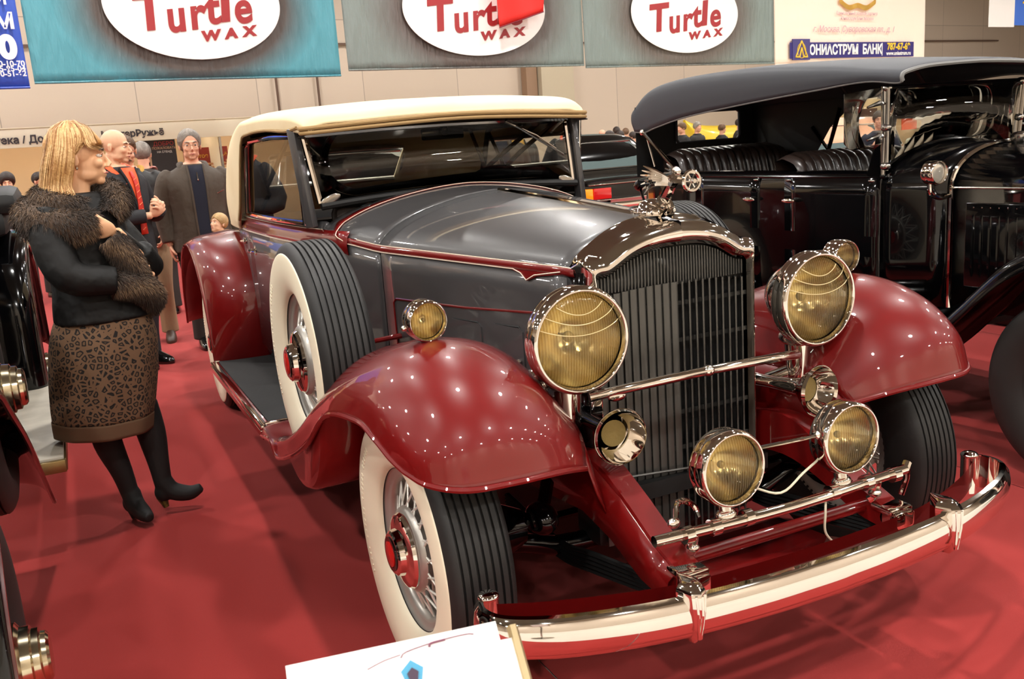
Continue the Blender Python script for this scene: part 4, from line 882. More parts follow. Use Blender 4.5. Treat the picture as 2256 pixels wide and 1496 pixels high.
M=MB(); M.lathe([(.04,0),(.045,.02),(.045,.035),(.03,.045),(0,.05)],(0,.75,1.315),(0,0,1),24); put(M,'filler_cap',DCHROME)
# windscreen
tw=empty('windscreen',(0,0,0),0,parent=tc_)
for s in (-1,1):
    M=MB(); M.tube([(s*.462,1.13,1.19),(s*.462,1.12,1.40),(s*.478,1.11,1.61)],.016,10); M.tube([(s*.462,1.105,1.22),(s*.476,1.09,1.60)],.010,8)
    for z in (1.24,1.42,1.60): M.ell((s*.468,1.105,z),(.026,.026,.020))
    M.build('windscreen_post',DCHROME,tw)
    M=MB(); M.prism([(s*.49,1.12,1.13),(s*.49,1.20,1.20),(s*.475,1.15,1.40),(s*.472,1.135,1.40)],(-s*.03,0,0)); M.build('post_foot',BLACKP,tw)
    # wind wings: small glass pane on two arms
    P=[(s*.50,1.10,1.605),(s*.70,1.14,1.585),(s*.70,1.14,1.36),(s*.67,1.135,1.33),(s*.54,1.11,1.325),(s*.50,1.10,1.35)]
    M=MB(); M.add(P,[tuple(range(6))]); ww=M.build('wind_wing',GLASS,tw,sol=.004)
    M=MB()
    for z in (1.38,1.53): M.tube([(s*.468,1.11,z),(s*.52,1.10,z+.005),(s*.58,1.115,z-.012)],[.007,.012,.006],8)
    M.build('wing_arm',DCHROME,ww)
base=[(x,1.125-.02*(1-(x/.46)**2)*0,1.225+.115*(1-(x/.47)**2)) for x in np.linspace(-.46,.46,15)]
M=MB(); M.tube(base,.012,8); M.build('windscreen_base',BLACKP,tw)
M=MB(); M.grid([[(x,1.12,zl),(x,1.10,1.60)] for x,_,zl in base]); M.build('windscreen_glass',GLASS,tw,sol=.004)
M=MB(); M.tube([(-.47,1.10,1.605),(.47,1.10,1.605)],.010,8); M.build('windscreen_top_rail',BLACKP,tw)
# steering wheel
sw2=empty('steering_wheel',(.22,1.36,1.25),0,parent=tc_,rot=(-.75,0,0))
M=MB(); M.tube([(.20*math.cos(a),.20*math.sin(a),0) for a in np.linspace(0,2*PI,36,endpoint=False)],.012,8,closed=True); M.build('wheel_rim',BLACKP,sw2)
M=MB(); 
for a in (0,PI/2,PI,3*PI/2): M.tube([(0,0,-.01),(.2*math.cos(a+.4),.2*math.sin(a+.4),0)],.006,6)
M.build('wheel_spokes',BLACKP,sw2)
# pleated seats
def pleated(x0,x1,y,z0,z1,n,name,par,lean=.12):
    st=empty(name,(0,0,0),0,parent=par); M=MB(); A=[]
    for i in range(n*6+1):
        u=i/(n*6); x=x0+(x1-x0)*u; b=abs(math.sin(PI*u*n))**.6*.028; e=min(1,min(u,1-u)*8); zt=z1-.03*(1-e)**2
        A.append([(x,y-.08-b,z0),(x,y-.08-b+lean*.3,(z0+z1)/2),(x,y-.07-b+lean*.7,zt-.05),(x,y-.03+lean,zt-.005+b*.3),(x,y+.03+lean,zt),(x,y+.06+lean,zt-.06),(x,y+.06+lean*.5,z0)])
    M.grid(surf(np.array(A),1,3)); M.build('pleated_back',LEATHER,st,60)
    M=MB(); M.box(((x0+x1)/2,y-.28,z0-.08),(abs(x1-x0),.48,.22),.05); M.build('seat_cushion',LEATHER,st); return st
pleated(-.44,.44,1.72,.80,1.305,14,'front_seat',tc_); pleated(-.45,.45,2.78,.80,1.345,14,'rear_seat',tc_)
M=MB(); M.box((0,2.0,.44),(.9,2.2,.03)); put(M,'floor_pan',BLACKM)
# canvas hood: side edge, shoulder, crown
rowsT=[(.98,1.625,1.665,1.70),(1.02,1.62,1.675,1.715),(1.20,1.64,1.695,1.735),(1.52,1.625,1.73,1.765),(2.08,1.592,1.765,1.80),(2.62,1.55,1.770,1.80),(2.95,1.50,1.745,1.775),(3.12,1.475,1.70,1.73),(3.24,1.48,1.62,1.65)]
A=[]
for y,zl,zs,zt in rowsT:
    w=.495 if y<3.0 else .485
    A.append([(-w-.012,y-(.03 if y>3 else 0),zl),(-w-.016,y,(zl*.45+zs*.55)),(-w+.01,y,zs),(-w*.72,y,zs+(zt-zs)*.62),(-w*.35,y,zt-.004),(0,y,zt)])
A=surf(np.array(A),5,4); M=MB(); M.grid(both(A)); tp=put(M,'canvas_top',BCANVAS,sol=.010,ang=60)
M=MB(); M.tube(both(A)[:,0],.006,6); M.tube(both(A)[:,-1],.006,6); M.tube(both(A)[0],.010,6); M.build('top_piping',mat('grey_piping',(120,120,118),.6),tp)
# rear curtain with the window opening
M=MB(); 
xs=[-.50,-.175,.365,.50] ; zs_=[1.18,1.385,1.588,1.64]
for i in range(3):
    for j in range(3):
        if i==1 and j==1: continue
        M.add([(xs[i],3.20,zs_[j]),(xs[i+1],3.20,zs_[j]),(xs[i+1],3.20,zs_[j+1]),(xs[i],3.20,zs_[j+1])],[(0,1,2,3)])
M.build('rear_curtain',BLACKM,tp,flat=True)
M=MB(); M.tube([(-.16,3.19,1.39),(-.175,3.19,1.41),(-.175,3.19,1.575),(-.16,3.19,1.588),(.34,3.19,1.588),(.365,3.19,1.57),(.365,3.19,1.41),(.34,3.19,1.385)],.010,6,closed=True); rw_=M.build('rear_window_frame',BCANVAS,tp)
M=MB(); M.add([(-.175,3.20,1.385),(.365,3.20,1.385),(.365,3.20,1.588),(-.175,3.20,1.588)],[(0,1,2,3)]); M.build('rear_window_pane',GLASS,rw_)
# side curtain panels in the rear quarters
for s in (-1,1):
    if s>0:
        M=MB(); M.prism([(s*.49,2.62,1.20),(s*.49,3.2,1.20),(s*.49,3.2,1.60),(s*.49,2.2,1.60),(s*.49,2.45,1.42)],(s*.006,0,0)); M.build('quarter_curtain',BLACKM,tp,flat=True)
    M=MB(); M.tube([(s*.510,3.10,1.475),(s*.505,2.72,1.21)],.012,8); M.tube([(s*.50,3.08,1.47),(s*.49,3.0,1.25)],.006,6); M.ell((s*.512,3.10,1.475),(.018,.022,.022)); M.build('top_stay',CHROME if s<0 else BLACKM,tp)
M=MB(); M.tube([(.49,2.60,1.43),(.49,2.46,1.28),(.49,2.36,1.54)],.016,6); M.tube([(.49,2.46,1.28),(.49,2.40,1.18)],.016,6); M.build('top_iron',BLACKP,tp)
M=MB()
for y in (1.7,2.3): M.tube([(-.48,y,1.62),(-.4,y,1.71),(0,y,1.74),(.4,y,1.71),(.48,y,1.62)],.012,6)
M.build('top_bows',BLACKM,tp)
# wings, boards, wheels
def simple_wing(side,cx,yc,par,m=BLACKP,zc=.40,R=.52,w=.105,back=.55,hook=0):
    G=[]
    P=[(-.58,.30),(-.50,.62),(-.30,.86),(0,.97),(.26,.88),(.50,.66),(.72,.46),(.95,.38)]
    for dy,z in P:
        G.append([(cx-side*(w+.06),yc+dy,z-.05),(cx-side*w,yc+dy,z+.0),(cx,yc+dy,z+.03),(cx+side*w,yc+dy,z+.005),(cx+side*(w+.03),yc+dy,z-.06)])
    A=surf(np.array(G),6,5); M=MB(); M.grid(A); f=M.build('wing',m,par,60,sol=.007)
    M=MB(); M.tube(A[:,-1],.007,6); M.build('wing_bead',m,f); return f
BW_=make_wheel('wheel',tc_,(-.575,0,.385),-1,wht=None,cap=DCHROME,centre=DCHROME,rimm=BLACKP,R=.385)
for x,y in ((-.575,3.05),): dup(BW_,tc_,(x,y,.385))
BWR=make_wheel('wheel',tc_,(.575,0,.385),1,wht=None,cap=DCHROME,centre=DCHROME,rimm=BLACKP,R=.385); dup(BWR,tc_,(.575,3.05,.385))
for s in (-1,1):
    simple_wing(s,s*.585,.0,tc_); 
    w2=simple_wing(s,s*.60,0,tc_); w2.location=(0,3.05,0); w2.name='rear_wing'
    M=MB(); M.box((s*.60,1.78,.37),(.28,1.75,.03),.008); put(M,'running_board',BLACKP)
    M=MB(); M.grid([[(s*.48,y,.38),(s*.45,y,.52)] for y in (.85,2.8)]); put(M,'splash_apron',BLACKP,sol=.006)
M=MB(); M.box((0,-.72,.85),(.60,.08,.84),.03); put(M,'radiator_shell',CHROME)
M=MB(); M.tube([(-.28,3.40,.86),(-.29,3.42,.95),(-.28,3.48,1.03),(-.27,3.52,1.08)],.010,8,sm=3); M.lathe([(0,0),(.035,.0),(.04,.02),(.038,.05),(.02,.07),(0,.075)],(-.27,3.50,1.12),(0,.3,-.2),20); put(M,'tail_lamp',BLACKP)
# ---------------------------------------------------------------- black car at the left edge
lc=empty('black_roadster',(-2.42,-.02,0),0,'black vintage car with pale running board cut off at the left edge','car')
def lput(M,name,m,**k): return M.build(name,m,lc,**k)
BRS=mat('brass_cap',(214,204,176),.14,1)
LWm=make_wheel('wheel',lc,(.525,0,.385),1,wht=None,cap=BRS,centre=BRS,rimm=BLACKP,R=.385,spm=DCHROME)
M=MB(); M.lathe([(.088,.07),(.092,.10),(.080,.108),(.078,.128),(.070,.132),(.069,.146),(.060,.150),(.058,.160),(.05,.166),(0,.168)],(0,0,0),(1,0,0),40); M.build('hub_rings',BRS,LWm,22)
sp_=dup(LWm,lc,(.515,.95,.835)); sp_.name='spare_wheel'; dup(LWm,lc,(.50,3.72,.385))
LW2=make_wheel('wheel',lc,(-.545,0,.385),-1,wht=None,rimm=BLACKP,R=.385); dup(LW2,lc,(-.50,3.72,.385))
for s in (-1,1):
    G=[]
    for dy,z in [(-.56,.52),(-.48,.80),(-.26,1.02),(.02,1.08),(.20,1.045),(.38,.96),(.72,.795),(1.05,.60),(1.42,.37),(1.50,.34)]:
        G.append([(s*.34,dy,z-.10),(s*.42,dy,z),(s*.52,dy,z+.035),(s*.62,dy,z+.01),(s*.662,dy,z-.04),(s*.67,dy+.01,z-.075)])
    A=surf(np.array(G),6,5); M=MB(); M.grid(A); f=lput(M,'front_wing',BLACKP,sol=.007,ang=60); M=MB(); M.tube(A[:,-1],.008,6); M.tube(A[0],.008,6); M.build('wing_bead',mat('red_bead',(70,16,16),.3,0,1),f)
    M=MB(); M.box((s*.60,2.62,.385),(.24,1.96,.02),.004); rbo=lput(M,'running_board',mat('pale_board',(206,198,182),.55,var=(6,(180,172,156))))
    M=MB(); M.box((s*.60,1.635,.36),(.25,.03,.05),.004); M.box((s*.722,2.62,.36),(.012,1.96,.05),.004); M.build('board_edge',mat('brass_edge',(150,128,84),.35,.8),rbo)
    G=[]
    for dy,z,q in [(3.0,.36,0),(3.02,.60,0),(3.06,.86,0),(3.20,1.06,0),(3.5,1.17,0),(3.85,1.16,0),(4.15,.98,0),(4.3,.70,0),(4.36,.42,0)]:
        G.append([(s*.40,dy,z),(s*.50,dy,z+.01),(s*.60,dy,z+.0),(s*.645,dy+(.04 if dy<3.3 else -.03),z-.03),(s*.65,dy+(.09 if dy<3.3 else -.09),z-.08)])
    A=surf(np.array(G),5,4); M=MB(); M.grid(A); f=lput(M,'rear_wing',BLACKP,sol=.007,ang=60); M=MB(); M.tube(A[:,-1],.007,6); M.build('wing_bead',BLACKP,f)
def lw(y): return float(np.interp(y,[-.6,0,.95,1.3,1.7,2.8,3.3,3.6],[.27,.29,.36,.45,.50,.50,.44,.30]))
def lsec(y,zt,zs,zlow=.50):
    W=lw(y); R=[(-W+.02,y,zlow),(-W,y,.7),(-W,y,.95),(-W,y,zs-.02)]
    for t in np.linspace(0,1,10): a=t*PI/2; R.append((-W*math.cos(a)**.9,y,zs+(zt-zs)*math.sin(a)**.9))
    return R
M=MB(); M.grid(both([lsec(y,zt,1.08) for y,zt in ((-.55,1.20),(.0,1.22),(.95,1.26))])); lh=lput(M,'hood',BLACKP,sol=.008,ang=50)
M=MB(); M.grid(both([lsec(y,zt,1.09) for y,zt in ((.97,1.262),(1.3,1.29),(1.45,1.30))])); lput(M,'cowl',BLACKP,sol=.008,ang=50)
M=MB(); M.tube([p for p in both([lsec(.96,1.266,1.085)])[0]],.006,6); M.build('hood_band',CHROME,lh)
A=[]
for y in np.linspace(1.45,3.6,16):
    W=lw(y); A.append([(-(W-.04),y,.42),(-W,y,.6),(-W-.004,y,.9),(-W,y,1.08),(-(W-.02),y,1.16)])
A=np.array(A); B2=A.copy(); B2[:,:,0]*=-1; M=MB(); M.grid(A); M.grid(B2,flip=True); M.grid([A[-1]*(1-k)+B2[-1]*k for k in np.linspace(0,1,5)]); lb_=lput(M,'body',BLACKP,sol=.02,ang=45)
M=MB(); M.box((.512,2.15,.80),(.012,.9,.62),.005); ld=lput(M,'door',BLACKP); M=MB(); M.tube([(.52,1.78,.86),(.55,1.78,.86),(.555,1.86,.86)],.009,8,sm=2); M.ell((.522,1.74,.96),(.01,.03,.02)); M.ell((.522,1.74,.74),(.01,.03,.02)); M.build('door_handle',CHROME,ld)
M=MB(); M.box((.50,2.5,1.17),(.05,1.9,.03),.012); M.box((-.50,2.5,1.17),(.05,1.9,.03),.012); lput(M,'belt_rail',BLACKP)
# folded hood and small mirror/lamp fittings behind the spare wheel
M=MB(); M.box((.06,3.45,1.36),(1.20,.62,.12),.05,rot=(.05,0,0)); M.box((.04,3.40,1.25),(1.1,.5,.14),.04); lput(M,'folded_hood',BLACKM)
M=MB(); M.box((.10,1.50,1.40),(.80,.03,.05),.01); M.tube([(.45,1.46,1.20),(.45,1.52,1.42)],.012,8); M.tube([(-.45,1.46,1.20),(-.45,1.52,1.42)],.012,8); lput(M,'windscreen_frame',DCHROME)
M=MB(); M.tube([(.40,1.30,1.14),(.50,1.28,1.17),(.56,1.26,1.17)],.012,8); M.lathe([(0,0),(.045,.0),(.05,.02),(.035,.06),(0,.07)],(.58,1.24,1.17),(.2,1,0),20); lput(M,'side_lamp',CHROME)
M=MB(); M.lathe([(.0,.0),(.12,.0),(.125,.03),(.10,.12),(0,.18)],(.38,-.35,.95),(0,1,0),32); M.lathe([(.0,.0),(.12,.0),(.125,.03),(.10,.12),(0,.18)],(-.38,-.35,.95),(0,1,0),32); M.box((0,-.56,.84),(.56,.08,.74),.03); lput(M,'radiator_and_lamps',CHROME)
# ---------------------------------------------------------------- post-war saloons further back
AMB=mat('amber_lamp',(236,130,10),.2,0,1,emit=((255,130,10),.6)); REDL=mat('red_lamp',(176,14,14),.2,0,1,emit=((200,10,10),.25)); BGL=mat('sedan_glass',(96,112,112),.08,.25,1)
def limousine(name,loc,rz,label,paint=BLACKP,zs=1.0,L=4.6,wd=.93,glassm=BGL,roof=None,round_=0,rear_lamps=True,zr=1.42,belt=.93):
    t=empty(name,loc,rz,label,'car')
    # lower body : rear at y=0, nose at y=L
    def ring(y,w,z0,z1,bul=.02): return [(-w*.93,y,z0),(-w-bul,y,z0+.18),(-w-bul,y,(z0+z1)/2+.08),(-w,y,z1-.08),(-w+.06,y,z1-.01),(-w*.5,y,z1+.012),(0,y,z1+.018)]
    R=[ring(0.0,wd*.90,.42,belt-.06),ring(.06,wd*.97,.34,belt-.02),ring(.6,wd,.28,belt),ring(1.6,wd,.26,belt+.02),ring(3.0,wd,.26,belt+.02),ring(3.3,wd,.26,belt+.01),ring(L-.4,wd*.97,.28,belt-.03),ring(L-.03,wd*.92,.36,belt-.10),ring(L,wd*.86,.42,belt-.16)]
    A=surf(np.array(R),4,3); F_=both(A); M=MB(); M.grid(F_); M.f+= [tuple(range(F_.shape[1])), tuple(M.n-1-i for i in range(F_.shape[1]))]; M.mi+=[0,0]; b=M.build('body',paint,t,45)
    # cabin
    c=[(.75,belt+.01),(1.25,zr-.03),(1.75,zr),(2.6,zr),(3.0,zr-.04),(3.55,belt+.02)]
    wt=wd*.76; A=[]
    if round_: c=[(.15,belt),(.55,zr-.18),(1.2,zr-.02),(2.0,zr+.03),(2.7,zr-.04),(3.3,belt+.02)]
    G=[]
    for y,z in c:
        f=(z-belt)/(zr-belt); w=wd*.97-(wd*.97-wt)*f; G.append([(-w,y,z-.012*f),(-w*.9,y,z+.02*f),(-w*.5,y,z+.04*f),(0,y,z+.05*f)])
    A=surf(np.array(G),5 if round_ else 2,3); M=MB(); M.grid(both(A)); rf=M.build('roof',roof or paint,t,40 if not round_ else 70,sol=.02)
    # glass walls : side, rear and front panes with bright frames
    def pane(P,nm,par=t):
        M=MB(); M.add(P,[tuple(range(len(P)))]); g=M.build(nm,glassm,par); M=MB(); M.tube(P,.016,6,closed=True); M.build('bright_frame',DCHROME,g); return g
    for s in (-1,1):
        M=MB(); P=[(s*(wd*.955),c[0][0]+.02,belt),(s*wd*.955,c[-1][0]-.02,belt),(s*wt*1.02,c[-2][0],c[-2][1]-.03),(s*wt*1.02,c[1][0],c[1][1]-.03)]
        M.add(P,[(0,1,2,3)]); M.build('cabin_side',paint,t,flat=True)
        def sd(y,z): f=(z-belt)/(zr-belt); return (s*(wd*.955+.012-(wd*.955-wt*1.02)*f),y,z)
        z0,z1=belt+.05,zr-.09
        ya=c[0][0]+.25; 
        pane([sd(ya+.2,z0),sd(1.72,z0),sd(1.72,z1),sd(c[1][0]+.12,z1)],'side_window'); pane([sd(1.80,z0),sd(2.55,z0),sd(2.55,z1),sd(1.80,z1)],'side_window'); pane([sd(2.62,z0),sd(3.25,z0),sd(2.95,z1),sd(2.62,z1)],'side_window')
    (y0,z0),(y1,z1)=c[0],c[1]
    def rr(x,f,o=-.03): return (x*(wd*.80-(wd*.80-wt*.86)*f), y0+(y1-y0)*f+o, z0+(z1-z0)*f+.02)
    pane([rr(-1,.12),rr(1,.12),rr(1,.90),rr(-1,.90)],'rear_window')
    (y0,z0),(y1,z1)=c[-1],c[-2]
    pane([rr(-1,.1,.03),rr(1,.1,.03),rr(1,.9,.03),rr(-1,.9,.03)],'windshield')
    for s in (-1,1):
        if rear_lamps:
            M=MB(); M.box((s*wd*.84,-.02,.745),(.11,.06,.14),.01); M.build('indicator_lamp',AMB,t); M=MB(); M.box((s*wd*.63,-.02,.745),(.26,.06,.14),.01); M.build('tail_lamp',REDL,t)
        for y in (.85,L-.85):
            M=MB(); M.lathe([(0,.10),(.2,.10),(.30,.09),(.34,.06),(.35,0),(.34,-.06),(.3,-.09),(0,-.1)],(s*(wd-.06),y,.35),(s,0,0),28); w_=M.build('wheel',RUBBER,t); M=MB(); M.lathe([(0,.115),(.14,.112),(.2,.10)],(s*(wd-.06),y,.35),(s,0,0),24); M.build('hub_cap',CHROME,w_)
    M=MB(); M.box((0,-.06,.58),(wd*1.9,.10,.10),.03); M.build('rear_bumper',CHROME,t); M=MB(); M.box((0,L+.04,.50),(wd*1.9,.10,.10),.03); M.build('front_bumper',CHROME,t)
    M=MB(); M.box((0,-.04,.86),(wd*1.7,.03,.015),.003); M.box((0,-.04,.66),(wd*1.8,.03,.015),.003); M.build('boot_trim',DCHROME,t)
    M=MB(); M.box((0,-.045,.60),(.95,.02,.12),.005); M.build('number_plate',mat('plate_red',(150,70,66),.5),t)
    return t
limousine('black_limousine',(5.16,7.9,0),0,'large black limousine facing away with amber and red tail lamps')
limousine('black_saloon',(1.5,7.2,0),0,'black saloon seen through the cream top rear window',zr=1.52,glassm=mat('pale_glass',(176,178,172),.1,.2,1))
limousine('rounded_saloon',(5.02,2.80,0),PI+.03,'rounded black post-war saloon behind the open tourer windscreen',round_=1,zr=1.66,belt=1.12,wd=.92,rear_lamps=False,glassm=GLASSD)
PINKC=mat('pink_paint',(214,160,128),.3,0,1); CREC=mat('pale_green_paint',(214,214,190),.3,0,1)
limousine('pink_saloon',(8.0,7.7,0),-.9,'salmon pink saloon parked beyond the black tourer',paint=PINKC,zr=1.40,belt=.92)
limousine('cream_saloon',(14.2,10.6,0),-1.2,'pale cream saloon parked behind the salmon pink one',paint=CREC,zr=1.50,belt=1.0)
# ---------------------------------------------------------------- people
SKIN=mat('skin',(226,176,142),.5,bump=(60,.1,.002)); SKIN2=mat('skin_pink',(222,164,134),.5); LIPS=mat('lips',(176,96,88),.4); EYEW=mat('eye_white',(232,226,218),.2); IRIS=mat('iris',(48,44,40),.1)
def hairmat(n,c,c2): return mat(n,c,.45,0,0,.4,bump=(70,.5,.01),var=(14,c2))
H_GREY=hairmat('grey_hair',(120,112,104),(160,150,140)); H_DARK=hairmat('dark_hair',(38,28,24),(54,40,32)); H_BROWN=hairmat('brown_hair',(84,60,42),(110,80,54)); H_LIGHT=hairmat('fair_hair',(170,136,92),(196,162,112)); H_BLOND=hairmat('golden_hair',(190,140,84),(222,180,122)); H_STUB=hairmat('short_stubble',(180,146,120),(190,156,130))
def Rz(a): return Matrix.Rotation(a,3,'Z')
def head_parts(M,c,Rm,k=1.0,fem=False):
    def E(p,r): M.ell(tuple(Vector(c)+Rm@(Vector(p)*k)),tuple(x*k for x in r),rot=Rm.to_euler(),u=18,v=12)
    def T(P,r,seg=8): M.tube([tuple(Vector(c)+Rm@(Vector(p)*k)) for p in P],[x*k for x in r],seg)
    j=.9 if fem else 1
    E((0,.014,.036),(.076,.093,.086)); E((0,-.026,-.030),(.058*j,.064,.078)); E((0,-.066,-.090),(.024*j,.020,.019)); 
    for s in (-1,1):
        E((s*.036*j,-.020,-.066),(.022,.042,.026)); E((s*.034,-.066,-.022),(.022,.022,.022)); E((s*.079,.010,-.008),(.007,.016,.029)); E((s*.080,.016,.004),(.010,.010,.014))
        E((s*.009,-.102,-.036),(.008,.009,.007))
    E((0,-.079,.026),(.048,.012,.010)); T([(0,-.084,.014),(0,-.100,-.012),(0,-.113,-.031)],[.008,.009,.010]); E((0,-.083,-.060),(.024,.012,.009)); E((0,-.083,-.070),(.020,.011,.008))
    T([(0,.02,-.05),(0,.028,-.10),(0,.034,-.17)],[.054*j,.052*j,.058*j],14)
def face(c,Rm,k,par,brow=H_DARK,lip=LIPS,glasses=False,moust=None):
    W=lambda p: tuple(Vector(c)+Rm@(Vector(p)*k))
    for s in (-1,1):
        M=MB(); M.ell(W((s*.031,-.0755,.005)),(.0115*k,.0115*k,.0075*k)); e=M.build('eye',EYEW,par); M=MB(); M.ell(W((s*.031,-.0842,.005)),(.0055*k,.0035*k,.0055*k),rot=Rm.to_euler()); M.build('iris',IRIS,e)
        M=MB(); M.tube([W((s*.014,-.090,.026)),W((s*.032,-.091,.032)),W((s*.050,-.080,.026))],[.0035*k,.004*k,.002*k],6,sm=3); M.build('eyebrow',brow,par)
        M=MB(); M.tube([W((s*.017,-.087,.009)),W((s*.031,-.0895,.0155)),W((s*.046,-.081,.009))],.0022*k,5,sm=3); M.build('eyelid',SKIN2,par)
    M=MB(); M.tube([W((-.022,-.086,-.064)),W((-.008,-.096,-.061)),W((0,-.0965,-.063)),W((.008,-.096,-.061)),W((.022,-.086,-.064))],[.0012*k,.0035*k,.004*k,.0035*k,.0012*k],8,sm=2); M.build('mouth',lip,par)
    if moust:
        M=MB(); M.tube([W((-.030,-.084,-.062)),W((-.014,-.098,-.050)),W((0,-.102,-.048)),W((.014,-.098,-.050)),W((.030,-.084,-.062))],[.002*k,.006*k,.006*k,.006*k,.002*k],6,sm=2); M.build('moustache',moust,par)
    if glasses:
        M=MB()
        for s in (-1,1):
            M.tube([W((s*.032+.023*math.cos(a),-.098,.003+.017*math.sin(a))) for a in np.linspace(0,2*PI,20,endpoint=False)],.0013*k,5,closed=True); M.tube([W((s*.054,-.097,.006)),W((s*.079,-.03,.008)),W((s*.081,.01,.006))],.0014*k,5)
        M.tube([W((-.009,-.099,.006)),W((.009,-.099,.006))],.0015*k,5); M.build('glasses',DCHROME,par)
def scalp(c,Rm,k,par,m,front=.055,side=-.02,back=-.08,thick=.010,locks=0):
    # hair cap: part of an ellipsoid above a hairline
    A=[]; V=[]; F=[]; nu,nv=36,20; M=MB()
    for i in range(nv+1):
        th=PI*.74*i/nv; row=[]
        for j in range(nu):
            a=2*PI*j/nu; lim = PI*.74*(.60+.40*((1+math.sin(a))/2)**.8) if False else None
            # a=-pi/2 is the face side
            fr=(1-math.sin(a))/2; hl=front*fr**3+ (back*(1-fr)+side*fr)*(1-fr**3)
            tl=math.acos(max(-1,min(1,(hl-.036)/.094))); t=min(th,tl); e_=max(0,min(1,(tl-t)/.55))**.6*thick-.0025*(tl-t<.02)
            wob=1+.012*math.sin(7*a+3*th)+.008*math.sin(13*a)
            r=(.079+thick)*1.0
            p=Vector(((.0785+e_)*math.sin(t)*math.cos(a)*wob, .014+(.0955+e_)*math.sin(t)*math.sin(a)*wob, .036+(.0885+e_)*math.cos(t)*wob))
            row.append(tuple(Vector(c)+Rm@(p*k)))
        A.append(row)
    M.grid(np.array(A),False,True); ho=M.build('hair',m,par,80,sol=.004)
    if not locks: return ho
    L=MB()
    for _ in range(locks):
        a=rng.uniform(0,2*PI); fr=(1-math.sin(a))/2; hl=front*fr**3+(back*(1-fr)+side*fr)*(1-fr**3); tl=math.acos(max(-1,min(1,(hl-.036)/.094)))
        t0=rng.uniform(0,.88)*tl; t1=min(tl*1.02+rng.uniform(-.03,.05),t0+rng.uniform(.35,.7)); da=rng.uniform(.1,.4)*(1 if math.cos(a)>-.3 else -1); P=[]
        for f in np.linspace(0,1,5):
            t=t0+(t1-t0)*f; aa=a+da*f; e=(thick*max(0,min(1,(tl-t)/.55))**.6)+.0035-.003*f
            P.append((.0785+e)*math.sin(t)*math.cos(aa)*1j if False else Vector(((.0785+e)*math.sin(t)*math.cos(aa),.014+(.0955+e)*math.sin(t)*math.sin(aa),.036+(.0885+e)*math.cos(t))))
        V=[]
        for q,p in enumerate(P):
            sdv=Vector((-math.sin(a),math.cos(a),0))*.0028*(1-.7*q/4); V+=[tuple(Vector(c)+Rm@((p-sdv)*k)),tuple(Vector(c)+Rm@((p+sdv)*k))]
        L.cur=int(rng.integers(0,2)); L.add(V,[(2*q,2*q+1,2*q+3,2*q+2) for q in range(4)])
    L.build('hair_locks',[m,mat(m.name+'_light',tuple(int(255*min(1,x*1.25)**.4545) for x in m.node_tree.nodes['Principled BSDF'].inputs['Base Color'].default_value[:3]),.5)],ho,80); return ho
def hand(M,wr,d,n,s=1,curl=.5,k=1.0,tc=.4):
    wr=Vector(wr); d=Vector(d).normalized(); n=Vector(n); n=(n-d*n.dot(d)).normalized(); l=d.cross(n)*s
    R=Matrix((l,d,n)).transposed()
    M.ell(tuple(wr+d*.045*k),(.040*k,.052*k,.017*k),rot=R.to_euler(),u=14,v=8)
    for i,Ln in enumerate((.068,.078,.073,.056)):
        b=wr+d*(.082-.006*abs(i-1.2))*k+l*(.030-.020*i)*k; P=[tuple(b-d*.02*k)]; a=0; p=b
        for q,fr in enumerate((.42,.32,.26)):
            a+=curl*(.55+.35*q); p=p+(d*math.cos(a)+n*math.sin(a)+l*(.05-.035*i)*.6)*Ln*fr*k; P.append(tuple(p))
        M.tube(P,[.0098*k,.0092*k,.0082*k,.0068*k],8,sm=2)
    b=wr+d*.018*k+l*.026*k; P=[tuple(b)]; p=b
    for q,(x,y,z) in enumerate(((.75,.55,.25),(.45,.8,tc),(.15,.85,tc+.2))): v=(l*x+d*y+n*z).normalized(); p=p+v*(.034,.030,.024)[q]*k; P.append(tuple(p))
    M.tube(P,[.013*k,.012*k,.0105*k,.008*k],8,sm=2)
def ringY(cx,cy,z,rx,ry,n=20,p=2.3,yaw=0):
    out=[]
    for a in np.linspace(0,2*PI,n,endpoint=False):
        ca,sa=math.cos(a),math.sin(a); x=rx*abs(ca)**(2/p)*(1 if ca>0 else -1); y=ry*abs(sa)**(2/p)*(1 if sa>0 else -1)
        out.append((cx+x*math.cos(yaw)-y*math.sin(yaw),cy+x*math.sin(yaw)+y*math.cos(yaw),z))
    return out
